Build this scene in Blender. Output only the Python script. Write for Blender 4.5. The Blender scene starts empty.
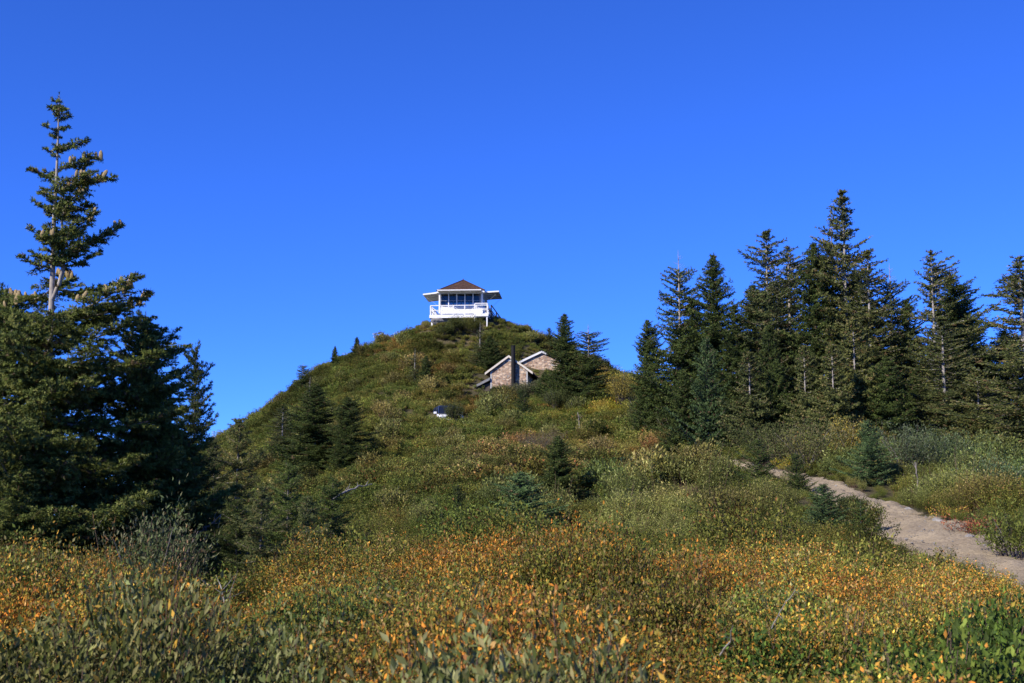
import bpy, math, random
import numpy as np
from mathutils import Vector, Matrix
R = math.radians
scene = bpy.context.scene
COL = scene.collection
FPX, CX, CY = 1280.0, 512.0, 341.5
EYE = 1.75
PITCH = math.atan((512 - CY) / FPX)
CP, SP = math.cos(PITCH), math.sin(PITCH)

def P(px, row, d):
    """world point on the sight line of a photo position, at distance d along +Y (used to survey the terrain)"""
    dx, dy = (px - CX) / FPX, (CY - row) / FPX
    t = d / (CP - dy * SP)
    return np.array([dx * t, d, EYE + t * (SP + dy * CP)])

# ------------------------------------------------------------------ materials
def new_mat(name):
    m = bpy.data.materials.new(name); m.use_nodes = True
    nt = m.node_tree; nt.nodes.clear()
    out = nt.nodes.new('ShaderNodeOutputMaterial')
    return m, nt, out
def principled(nt, out, rough=.7, spec=.3, metal=0):
    b = nt.nodes.new('ShaderNodeBsdfPrincipled')
    b.inputs['Roughness'].default_value = rough
    b.inputs['Specular IOR Level'].default_value = spec
    b.inputs['Metallic'].default_value = metal
    nt.links.new(b.outputs[0], out.inputs[0]); return b
def noise(nt, scale, detail=4, rough=.6, vec=None):
    n = nt.nodes.new('ShaderNodeTexNoise'); n.inputs['Scale'].default_value = scale
    n.inputs['Detail'].default_value = detail; n.inputs['Roughness'].default_value = rough
    if vec is not None: nt.links.new(vec, n.inputs['Vector'])
    return n
def ramp(nt, fac, stops):
    r = nt.nodes.new('ShaderNodeValToRGB'); e = r.color_ramp.elements
    while len(e) < len(stops): e.new(.5)
    for el, (p, c) in zip(e, stops): el.position = p; el.color = (*c, 1)
    nt.links.new(fac, r.inputs[0]); return r
def bump(nt, h, strength, dist, b):
    k = nt.nodes.new('ShaderNodeBump'); k.inputs['Strength'].default_value = strength; k.inputs['Distance'].default_value = dist
    nt.links.new(h, k.inputs['Height']); nt.links.new(k.outputs[0], b.inputs['Normal'])
def coords(nt): return nt.nodes.new('ShaderNodeTexCoord').outputs['Object']
def mul(nt, a, b, fac=1.0):
    m = nt.nodes.new('ShaderNodeMix'); m.data_type = 'RGBA'; m.blend_type = 'MULTIPLY'; m.inputs[0].default_value = fac
    nt.links.new(a, m.inputs[6]); nt.links.new(b, m.inputs[7]); return m.outputs[2]

def mat_simple(name, c1, c2, scale=6, rough=.7, spec=.3, bmp=.3, bd=.01, detail=5, metal=0):
    m, nt, out = new_mat(name); b = principled(nt, out, rough, spec, metal)
    n = noise(nt, scale, detail, .65, coords(nt)); r = ramp(nt, n.outputs[0], [(.3, c1), (.7, c2)])
    nt.links.new(r.outputs[0], b.inputs['Base Color'])
    if bmp: bump(nt, n.outputs[0], bmp, bd, b)
    return m

def mat_leaf(name, tint_src, transl=.28, rough=.6, spec=.10):
    """leaf colours come from the per-leaf colour attribute; each plant has its own tint"""
    m, nt, out = new_mat(name)
    a = nt.nodes.new('ShaderNodeAttribute'); a.attribute_name = 'Col'
    if tint_src == 'instancer':
        t = nt.nodes.new('ShaderNodeAttribute'); t.attribute_type = 'INSTANCER'; t.attribute_name = 'tint'; tc = t.outputs['Color']
    else:
        t = nt.nodes.new('ShaderNodeObjectInfo'); tc = t.outputs['Color']
    c = mul(nt, a.outputs['Color'], tc)
    b = nt.nodes.new('ShaderNodeBsdfPrincipled'); b.inputs['Roughness'].default_value = rough; b.inputs['Specular IOR Level'].default_value = spec
    tr = nt.nodes.new('ShaderNodeBsdfTranslucent'); mx = nt.nodes.new('ShaderNodeMixShader'); mx.inputs[0].default_value = transl
    nt.links.new(c, b.inputs['Base Color']); nt.links.new(c, tr.inputs['Color'])
    nt.links.new(b.outputs[0], mx.inputs[1]); nt.links.new(tr.outputs[0], mx.inputs[2]); nt.links.new(mx.outputs[0], out.inputs[0])
    return m
M = {}
M['shrub'] = mat_leaf('shrub_leaves', 'instancer')
M['needle'] = mat_leaf('fir_needles', 'object', .14, .65, .10)
M['leaf'] = mat_leaf('bush_leaves', 'object')
M['bark'] = mat_simple('bark', (.10, .085, .07), (.27, .24, .21), 9, .9, .1, .6, .02)
M['paletrunk'] = mat_simple('pale_bark', (.20, .175, .15), (.38, .345, .30), 9, .9, .1, .5, .02)
M['dead'] = mat_simple('bleached_wood', (.17, .155, .135), (.34, .31, .28), 14, .9, .1, .5, .01)
M['white'] = mat_simple('white_paint', (.62, .62, .61), (.80, .80, .79), 1.6, .55, .3, .1, .01, 9)
M['grey'] = mat_simple('grey_paint', (.33, .33, .32), (.43, .42, .40), 5, .6, .3, .1, .01)
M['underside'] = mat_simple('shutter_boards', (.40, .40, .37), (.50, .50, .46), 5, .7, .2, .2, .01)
M['darkwood'] = mat_simple('dark_wood', (.05, .04, .032), (.10, .08, .065), 6, .8, .2, .3, .01)
M['blackmetal'] = mat_simple('black_stovepipe_metal', (.010, .010, .011), (.020, .020, .021), 12, .75, .12, .1, .005)
M['granite'] = mat_simple('granite', (.15, .145, .135), (.31, .29, .27), 3, .9, .2, .8, .05)
M['carpaint'] = mat_simple('white_car_paint', (.78, .79, .80), (.80, .81, .82), 1, .2, .5, 0)
M['navy'] = mat_simple('dark_blue_paint', (.02, .035, .09), (.03, .05, .12), 2, .25, .5, 0)
M['rubber'] = mat_simple('rubber', (.015, .015, .015), (.03, .03, .03), 8, .85, .2, .1)
M['chrome'] = mat_simple('silver_metal', (.5, .5, .52), (.6, .6, .62), 3, .25, .5, 0, metal=1)
M['darkglass'] = mat_simple('dark_car_glass', (.010, .013, .022), (.014, .018, .030), 2, .06, .6, 0)
M['lampglass'] = mat_simple('headlight_glass', (.55, .57, .6), (.7, .72, .75), 20, .1, .6, 0)
M['redplastic'] = mat_simple('red_plastic', (.45, .06, .04), (.55, .09, .05), 5, .5, .4, 0)
M['rivet'] = mat_simple('cone_scales', (.20, .145, .065), (.38, .29, .15), 60, .8, .2, .5, .01)
# shingle roof
m, nt, out = new_mat('weathered_shingles'); b = principled(nt, out, .85, .2)
br = nt.nodes.new('ShaderNodeTexBrick'); br.inputs['Scale'].default_value = 1; br.inputs['Mortar Size'].default_value = .012
br.inputs['Brick Width'].default_value = .16; br.inputs['Row Height'].default_value = .13
br.inputs['Color1'].default_value = (.06, .034, .026, 1); br.inputs['Color2'].default_value = (.125, .066, .044, 1); br.inputs['Mortar'].default_value = (.03, .02, .015, 1)
uv = nt.nodes.new('ShaderNodeUVMap'); nt.links.new(uv.outputs[0], br.inputs['Vector'])
nz = noise(nt, 5, 6, .7, coords(nt)); rr = ramp(nt, nz.outputs[0], [(.3, (.55, .5, .5)), (.75, (1.35, 1.3, 1.25))])
nt.links.new(mul(nt, br.outputs['Color'], rr.outputs[0]), b.inputs['Base Color']); bump(nt, br.outputs['Fac'], .6, -.02, b)
M['shingle'] = m
# stone masonry
def mat_stone(name, mortar, cs):
    m, nt, out = new_mat(name); b = principled(nt, out, .9, .15)
    mp = nt.nodes.new('ShaderNodeMapping'); mp.inputs['Scale'].default_value = (1, 1, 1.7); nt.links.new(coords(nt), mp.inputs[0])
    w = noise(nt, 2.5, 2, .5, mp.outputs[0])
    mxv = nt.nodes.new('ShaderNodeMix'); mxv.data_type = 'RGBA'; mxv.inputs[0].default_value = .08; nt.links.new(mp.outputs[0], mxv.inputs[6]); nt.links.new(w.outputs['Color'], mxv.inputs[7])
    v = nt.nodes.new('ShaderNodeTexVoronoi'); v.inputs['Scale'].default_value = 4.2; v.feature = 'F1'; nt.links.new(mxv.outputs[2], v.inputs['Vector'])
    e = nt.nodes.new('ShaderNodeTexVoronoi'); e.inputs['Scale'].default_value = 4.2; e.feature = 'DISTANCE_TO_EDGE'; nt.links.new(mxv.outputs[2], e.inputs['Vector'])
    sp = nt.nodes.new('ShaderNodeSeparateColor'); nt.links.new(v.outputs['Color'], sp.inputs[0])
    rc = ramp(nt, sp.outputs[0], cs)
    em = nt.nodes.new('ShaderNodeMapRange'); em.inputs[1].default_value = .02; em.inputs[2].default_value = .07; nt.links.new(e.outputs['Distance'], em.inputs[0])
    mx = nt.nodes.new('ShaderNodeMix'); mx.data_type = 'RGBA'; nt.links.new(em.outputs[0], mx.inputs[0]); mx.inputs[6].default_value = (*mortar, 1); nt.links.new(rc.outputs[0], mx.inputs[7])
    n2 = noise(nt, 25, 5, .7, coords(nt)); r2 = ramp(nt, n2.outputs[0], [(.25, (.75, .75, .75)), (.75, (1.15, 1.15, 1.15))])
    nt.links.new(mul(nt, mx.outputs[2], r2.outputs[0]), b.inputs['Base Color']); bump(nt, em.outputs[0], .9, .04, b)
    return m
M['stone'] = mat_stone('stone_masonry', (.33, .30, .27), [(0, (.16, .09, .06)), (.25, (.38, .25, .16)), (.55, (.62, .47, .33)), (.8, (.42, .28, .19)), (1, (.25, .17, .13))])
# thin window glass
m, nt, out = new_mat('window_glass')
t = nt.nodes.new('ShaderNodeBsdfTransparent'); t.inputs[0].default_value = (.56, .64, .66, 1)
g = nt.nodes.new('ShaderNodeBsdfGlossy'); g.inputs['Roughness'].default_value = .03
f = nt.nodes.new('ShaderNodeFresnel'); f.inputs[0].default_value = 1.5
ad = nt.nodes.new('ShaderNodeMath'); ad.operation = 'ADD'; ad.inputs[1].default_value = .0; nt.links.new(f.outputs[0], ad.inputs[0])
mx = nt.nodes.new('ShaderNodeMixShader'); nt.links.new(ad.outputs[0], mx.inputs[0]); nt.links.new(t.outputs[0], mx.inputs[1]); nt.links.new(g.outputs[0], mx.inputs[2]); nt.links.new(mx.outputs[0], out.inputs[0])
M['glass'] = m
# soil
m, nt, out = new_mat('soil_and_litter'); b = principled(nt, out, .95, .1)
n1 = noise(nt, .35, 6, .65, coords(nt)); n2 = noise(nt, 7, 6, .7, coords(nt))
r1 = ramp(nt, n1.outputs[0], [(.3, (.045, .050, .020)), (.55, (.075, .065, .035)), (.75, (.12, .085, .055))]); r2 = ramp(nt, n2.outputs[0], [(.3, (.5, .5, .5)), (.7, (1.5, 1.45, 1.4))])
nt.links.new(mul(nt, r1.outputs[0], r2.outputs[0]), b.inputs['Base Color']); bump(nt, n2.outputs[0], .8, .08, b)
M['soil'] = m
# path gravel
m, nt, out = new_mat('sandy_gravel'); b = principled(nt, out, .95, .1)
n1 = noise(nt, .9, 5, .6, coords(nt)); n2 = noise(nt, 14, 8, .75, coords(nt))
r1 = ramp(nt, n1.outputs[0], [(.3, (.245, .195, .130)), (.7, (.345, .28, .19))]); r2 = ramp(nt, n2.outputs[0], [(.3, (.45, .43, .41)), (.47, (.95, .95, .95)), (.70, (1.2, 1.2, 1.18))])
nt.links.new(mul(nt, r1.outputs[0], r2.outputs[0]), b.inputs['Base Color']); bump(nt, n2.outputs[0], .8, .05, b)
M['gravel'] = m

# ------------------------------------------------------------------ helpers
def tag(o, label=None, cat=None, group=None, kind=None):
    if label: o['label'] = label
    if cat: o['category'] = cat
    if group: o['group'] = group
    if kind: o['kind'] = kind
    return o
def link(o, parent=None):
    COL.objects.link(o)
    if parent is not None: o.parent = parent
    return o
def mesh_np(name, V, F, mats, cols=None, matidx=None, smooth=False):
    """V (n,3); F list of (array k x m) of equal-size polygons"""
    me = bpy.data.meshes.new(name)
    V = np.asarray(V, dtype=np.float32)
    Fs = [np.asarray(f, dtype=np.int32) for f in F if len(f)]
    loops = np.concatenate([f.ravel() for f in Fs]); sizes = np.concatenate([np.full(len(f), f.shape[1], np.int32) for f in Fs])
    starts = np.concatenate([[0], np.cumsum(sizes)[:-1]]).astype(np.int32)
    me.vertices.add(len(V)); me.vertices.foreach_set('co', V.ravel())
    me.loops.add(len(loops)); me.loops.foreach_set('vertex_index', loops)
    me.polygons.add(len(sizes)); me.polygons.foreach_set('loop_start', starts)
    if cols is not None:
        at = me.attributes.new('Col', 'FLOAT_COLOR', 'POINT')
        c4 = np.ones((len(V), 4), np.float32); c4[:, :3] = cols; at.data.foreach_set('color', c4.ravel())
    for mt in mats: me.materials.append(mt)
    if matidx is not None: me.polygons.foreach_set('material_index', np.asarray(matidx, np.int32))
    if smooth: me.polygons.foreach_set('use_smooth', np.ones(len(sizes), bool))
    me.update(calc_edges=True)
    return me
def tubes(paths, radii, sides=5):
    """paths: list of (k,3); radii list of (k,) -> V,F(quads)"""
    Vs, Fs, off = [], [], 0
    for p, r in zip(paths, radii):
        p = np.asarray(p, float); r = np.asarray(r, float); k = len(p)
        t = np.gradient(p, axis=0); t /= np.linalg.norm(t, axis=1)[:, None] + 1e-9
        up = np.array([0, 0, 1.]) if abs(t[:, 2]).mean() < .8 else np.array([1., 0, 0])
        a = np.cross(t, up); a /= np.linalg.norm(a, axis=1)[:, None] + 1e-9; b_ = np.cross(t, a)
        th = np.linspace(0, 2 * np.pi, sides, endpoint=False)
        ring = p[:, None] + r[:, None, None] * (np.cos(th)[None, :, None] * a[:, None] + np.sin(th)[None, :, None] * b_[:, None])
        Vs.append(ring.reshape(-1, 3)); i = np.arange(k - 1)[:, None] * sides; j = np.arange(sides)[None]; j2 = (j + 1) % sides
        Fs.append(np.stack([i + j, i + j2, i + sides + j2, i + sides + j], -1).reshape(-1, 4) + off); off += k * sides
    return np.concatenate(Vs), np.concatenate(Fs)
def nrm(v): return v / (np.linalg.norm(v, axis=-1, keepdims=True) + 1e-9)

class MB:
    def __init__(s): s.v = []; s.f = []
    def poly(s, pts, faces):
        o = len(s.v); s.v += [tuple(p) for p in pts]; s.f += [tuple(i + o for i in f) for f in faces]; return s
    def box(s, x0, x1, y0, y1, z0, z1):
        return s.poly([(x0, y0, z0), (x1, y0, z0), (x1, y1, z0), (x0, y1, z0), (x0, y0, z1), (x1, y0, z1), (x1, y1, z1), (x0, y1, z1)],
                      [(0, 3, 2, 1), (4, 5, 6, 7), (0, 1, 5, 4), (1, 2, 6, 5), (2, 3, 7, 6), (3, 0, 4, 7)])
    def bar(s, a, b, w, h=None):
        h = h or w; a = Vector(a); b = Vector(b); t = (b - a).normalized(); up = Vector((0, 0, 1)) if abs(t.z) < .9 else Vector((1, 0, 0))
        x = t.cross(up).normalized() * w / 2; y = x.cross(t).normalized() * h / 2
        pts = [q + i * x + j * y for q in (a, b) for i, j in ((-1, -1), (1, -1), (1, 1), (-1, 1))]
        return s.poly(pts, [(0, 1, 2, 3), (7, 6, 5, 4), (0, 4, 5, 1), (1, 5, 6, 2), (2, 6, 7, 3), (3, 7, 4, 0)])
    def prism(s, prof, y0, y1):        # prof: (x,z) outline, extruded in y
        n = len(prof); pts = [(x, y0, z) for x, z in prof] + [(x, y1, z) for x, z in prof]
        return s.poly(pts, [tuple(range(n)), tuple(range(2 * n - 1, n - 1, -1))] + [((i + 1) % n, i, i + n, (i + 1) % n + n) for i in range(n)])
    def cyl(s, c, r, h, axis='z', n=16, r2=None):
        r2 = r if r2 is None else r2; pts = []
        for k, (rr, hh) in enumerate(((r, 0), (r2, h))):
            for i in range(n):
                a = 2 * math.pi * i / n; u, v = rr * math.cos(a), rr * math.sin(a)
                pts.append({'z': (c[0] + u, c[1] + v, c[2] + hh), 'y': (c[0] + u, c[1] + hh, c[2] + v), 'x': (c[0] + hh, c[1] + u, c[2] + v)}[axis])
        return s.poly(pts, [tuple(range(n - 1, -1, -1)), tuple(range(n, 2 * n))] + [(i, (i + 1) % n, (i + 1) % n + n, i + n) for i in range(n)])
    def build(s, name, mat, parent=None, bevel=0, uv=None, smooth=False):
        me = bpy.data.meshes.new(name); me.from_pydata(s.v, [], s.f); me.materials.append(mat)
        import bmesh
        bm = bmesh.new(); bm.from_mesh(me); bmesh.ops.recalc_face_normals(bm, faces=bm.faces); bm.to_mesh(me); bm.free()
        if uv:
            l = me.uv_layers.new(name='UVMap')
            for p in me.polygons:
                n = p.normal; ax = Vector((-n.y, n.x, 0)); ax = ax.normalized() if ax.length > .01 else Vector((1, 0, 0)); ay = n.cross(ax)
                for li in p.loop_indices:
                    co = me.vertices[me.loops[li].vertex_index].co; l.data[li].uv = (co.dot(ax), co.dot(ay))
        if smooth:
            for p in me.polygons: p.use_smooth = True
        o = bpy.data.objects.new(name, me); link(o, parent)
        if bevel:
            b_ = o.modifiers.new('bevel', 'BEVEL'); b_.width = bevel; b_.segments = 2; b_.limit_method = 'ANGLE'
        return o
def empty(name, loc, rz=0):
    o = bpy.data.objects.new(name, None); o.location = loc; o.rotation_euler = (0, 0, rz); o.empty_display_size = .3; return link(o)

# ------------------------------------------------------------------ terrain
HV = .55     # mean height of the shrub cover
ctrl = []    # (px, row, d, veg)
for px, row, d, v in [
    # middle of the slope
    (520, 552, 30, HV), (520, 505, 42, HV), (520, 472, 56, HV), (520, 441, 73, HV), (500, 412, 93, HV), (500, 392, 105, .5), (545, 384, 108, .5),
    (400, 560, 31, HV), (400, 512, 45, HV), (400, 470, 64, HV), (400, 425, 90, HV), (400, 385, 106, HV), (420, 350, 117, HV),
    (640, 552, 29, HV), (640, 505, 40, HV), (640, 470, 55, HV), (640, 437, 72, HV), (625, 405, 95, HV), (600, 385, 108, HV),
    # path
    (1040, 588, 19, 0), (1000, 562, 22, 0), (930, 530, 27, 0), (855, 497, 35, 0), (822, 484, 40, 0), (770, 471, 47, .1), (720, 462, 55, 0), (690, 456, 60, .2),
    (760, 520, 33, HV), (760, 445, 66, HV), (850, 447, 62, HV), (950, 450, 55, HV), (1024, 455, 48, HV), (1060, 500, 34, HV), (960, 492, 36, .9), (1120, 560, 22, .3),
    (900, 436, 80, .2), (1050, 440, 75, .2), (750, 432, 85, .2),
    # right of the cone
    (627, 383, 112, HV), (700, 410, 110, .3), (800, 432, 105, 0), (950, 445, 100, 0), (1150, 470, 90, 0),
    # cone
    (465, 316, 124, .1), (462, 319.5, 120.6, .30), (480, 320, 120.6, .35), (445, 322, 120.6, .35), (440, 320, 122.5, .1), (497, 322, 123, .1), (465, 340, 118.5, .5), (500, 352, 114, .5), (545, 345, 117, .5), (560, 352, 117, .5), (595, 368, 115, .5),
    (400, 333, 122, .75), (370, 345, 122, .8), (335, 357, 122, .9), (302, 377, 122, 1.1), (270, 399, 122, 1.1), (240, 421, 122, 1.0), (380, 375, 112, .5), (330, 400, 108, .5),
    (300, 432, 98, .5), (330, 480, 70, .5), (345, 535, 45, .5), (250, 455, 100, .5), (200, 468, 112, .5), (130, 500, 108, .3), (50, 530, 100, .3), (-60, 545, 95, .3),
    # left gully
    (300, 560, 33, .3), (230, 590, 26, .3), (200, 530, 50, .3), (100, 560, 45, .3), (0, 565, 40, .3), (-100, 580, 35, .3), (100, 555, 75, .3)]:
    p = P(px, row, d); p[2] -= v; ctrl.append(p)
for x, y, z in [(0, -8, -.3), (-12, -8, -.8), (12, -8, .2), (0, 0, 0), (0, 4, 0), (0, 9, .05), (0, 14, .12), (-5, 5, 0), (-5, 12, .1), (-5, 17, .1), (5, 5, 0), (5, 13, .1), (11, 6, .1), (9, 14, .35), (18, 14, .6), (-12, 10, -.4), (-20, 12, -1.5), (-30, 0, -4), (30, 0, 2), (0, 20, .25), (4, 22, .45), (-9, 24, -.3),
                (-5, 139, 12.5), (-25, 142, 5), (-45, 130, -3), (18, 140, 4), (40, 135, 0), (-5, 165, -2), (-50, 170, -20), (50, 165, -14), (-70, 90, -16), (70, 90, 2), (-60, 40, -9), (60, 40, 4), (22, 128, 7.5)]:
    ctrl.append(np.array([x, y, z]))
ctrl = np.array(ctrl)
def tps_fit(c, lam=.6):
    X = c[:, :2] / 30; n = len(X); r2 = ((X[:, None] - X[None]) ** 2).sum(-1)
    K = np.where(r2 > 0, .5 * r2 * np.log(r2 + 1e-12), 0) + np.eye(n) * lam * 1e-3
    A = np.zeros((n + 3, n + 3)); A[:n, :n] = K; A[:n, n] = 1; A[:n, n + 1:] = X; A[n, :n] = 1; A[n + 1:, :n] = X.T
    return X, np.linalg.solve(A, np.concatenate([c[:, 2], [0, 0, 0]]))
TX, TW = tps_fit(ctrl)
path_pts = np.array([[8.6, 15], [8.5, 19], [8.45, 23], [8.8, 27], [9.2, 31], [9.55, 35], [9.7, 40], [9.4, 46], [8.9, 52], [8.1, 57], [6.6, 62], [4.5, 66], [1.5, 69.5]])
path_w = np.array([1.2, 1.2, 1.12, 1.02, .88, .76, .70, .8, .9, .9, .8, .7, .6])
_pp = np.concatenate([np.linspace(path_pts[i], path_pts[i + 1], 12, endpoint=False) for i in range(len(path_pts) - 1)] + [path_pts[-1:]])
_pw = np.concatenate([np.linspace(path_w[i], path_w[i + 1], 12, endpoint=False) for i in range(len(path_w) - 1)] + [path_w[-1:]])
def path_dist(x, y):
    """distance from the path's edge (negative inside)"""
    x = np.atleast_1d(x).astype(float); y = np.atleast_1d(y).astype(float); best = np.full(x.shape, 1e9)
    for (a, b), w in zip(_pp, _pw): best = np.minimum(best, np.hypot(x - a, y - b) - w)
    return best
def sines(x, y, sc, seed, n=9):
    r = np.random.RandomState(seed); s = np.zeros_like(x, dtype=float)
    for k in range(n):
        a = r.uniform(0, 2 * np.pi); f = r.uniform(.6, 1.7) / sc; s += np.sin((x * np.cos(a) + y * np.sin(a)) * 2 * np.pi * f + r.uniform(0, 6.28))
    return s / math.sqrt(n / 2)
def ground(x, y):
    x = np.atleast_1d(np.asarray(x, float)); y = np.atleast_1d(np.asarray(y, float)); sh = x.shape
    xf, yf = x.ravel(), y.ravel(); z = np.zeros(len(xf))
    rr = np.hypot(xf, yf - 60); cl = np.minimum(1, 130 / np.maximum(rr, 1)); xc = xf * cl; yc = 60 + (yf - 60) * cl
    for s in range(0, len(xf), 40000):
        q = np.stack([xc[s:s + 40000], yc[s:s + 40000]], 1) / 30; r2 = ((q[:, None] - TX[None]) ** 2).sum(-1)
        z[s:s + 40000] = (np.where(r2 > 0, .5 * r2 * np.log(r2 + 1e-12), 0)) @ TW[:-3] + TW[-3] + q @ TW[-2:]
    ex = np.maximum(0, rr - 105)
    z = z - 330 * (1 - np.exp(-ex / 520)) - np.where(ex > 0, .12 * np.minimum(ex, 60), 0)
    far = np.clip(ex / 300, 0, 1); z += far * 45 * sines(xf, yf, 1400, 5)
    pd = path_dist(xf, yf); k = np.clip((pd - .3) / 2.5, 0, 1) * np.clip(1.3 - rr / 200, 0, 1)
    z += k * (.16 * sines(xf, yf, 7, 1) + .07 * sines(xf, yf, 3, 2)) * np.clip((np.hypot(xf, yf) - 16) / 8, .2, 1)
    z += -.06 * np.clip(1 - np.maximum(pd, 0) / .5, 0, 1)
    return z.reshape(sh)
def g1(x, y): return float(ground(x, y)[0])
def hit(px, row, veg=.4, dmin=15, dmax=135):
    ds = np.arange(dmin, dmax, .25); pts = np.array([P(px, row, d) for d in ds]); gz = ground(pts[:, 0], pts[:, 1]) + veg
    w = np.where(pts[:, 2] < gz)[0]
    return (pts[w[0]][0], pts[w[0]][1]) if len(w) else (pts[-1][0], pts[-1][1])

N = 460
u = np.linspace(-1, 1, N); sx = np.sinh(u * 5.6) / np.sinh(5.6); gx = sx * 7000
v = np.linspace(-1, 1, N); gy = 55 + np.sinh(v * 5.2) / np.sinh(5.2) * 7000
# denser, even spacing over the part that is seen
gx = np.unique(np.concatenate([gx[np.abs(gx) > 60], np.arange(-60, 60.1, .6)])); gy = np.unique(np.concatenate([gy[(gy < -12) | (gy > 150)], np.arange(-12, 150.1, .6)]))
GX, GY = np.meshgrid(gx, gy); GZ = ground(GX, GY)
ny, nx = GX.shape
idx = np.arange(nx * ny).reshape(ny, nx); F = np.stack([idx[:-1, :-1], idx[:-1, 1:], idx[1:, 1:], idx[1:, :-1]], -1).reshape(-1, 4)
me = mesh_np('ground', np.stack([GX, GY, GZ], -1).reshape(-1, 3), [F], [M['soil']], smooth=True)
tag(link(bpy.data.objects.new('ground', me)), 'brown mountain soil under the shrubs of the hill', kind='structure')
def gbil(x, y):
    """height of the ground sheet itself"""
    x = np.asarray(x, float); y = np.asarray(y, float)
    i = np.clip(np.searchsorted(gx, x) - 1, 0, nx - 2); j = np.clip(np.searchsorted(gy, y) - 1, 0, ny - 2)
    a = (x - gx[i]) / (gx[i + 1] - gx[i]); b_ = (y - gy[j]) / (gy[j + 1] - gy[j])
    return (GZ[j, i] * (1 - a) + GZ[j, i + 1] * a) * (1 - b_) + (GZ[j + 1, i] * (1 - a) + GZ[j + 1, i + 1] * a) * b_

# path strip
t = np.gradient(_pp, axis=0); t = nrm(t); nn = np.stack([t[:, 1], -t[:, 0]], 1)
NS = 700; si = np.linspace(0, len(_pp) - 1, NS); pp = np.stack([np.interp(si, np.arange(len(_pp)), _pp[:, k]) for k in (0, 1)], 1)
pn = nrm(np.stack([np.interp(si, np.arange(len(_pp)), nn[:, k]) for k in (0, 1)], 1)); pw = np.interp(si, np.arange(len(_pp)), _pw)
W = 24; cc = np.linspace(-1, 1, W)
rs = np.random.RandomState(3); edge = pw[:, None] * (1.12 + .16 * np.sin(si * 1.3)[:, None] * np.sign(cc)[None] + .07 * rs.randn(NS, 1))
XY = pp[:, None] + pn[:, None] * (cc[None, :, None] * edge[:, :, None])
Z = gbil(XY[..., 0], XY[..., 1]) + .085 + .018 * sines(XY[..., 0], XY[..., 1], .9, 8) + .012 * sines(XY[..., 0], XY[..., 1], .35, 9) - .025 * np.exp(-((np.abs(cc[None]) - .45) / .16) ** 2) - .075 * np.abs(cc[None]) ** 6
idx = np.arange(NS * W).reshape(NS, W); F = np.stack([idx[:-1, :-1], idx[:-1, 1:], idx[1:, 1:], idx[1:, :-1]], -1).reshape(-1, 4)
me = mesh_np('path', np.concatenate([XY, Z[..., None]], -1).reshape(-1, 3), [F], [M['gravel']], smooth=True)
tag(link(bpy.data.objects.new('path', me)), 'pale sandy gravel path climbing between the shrubs', kind='structure')

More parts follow.
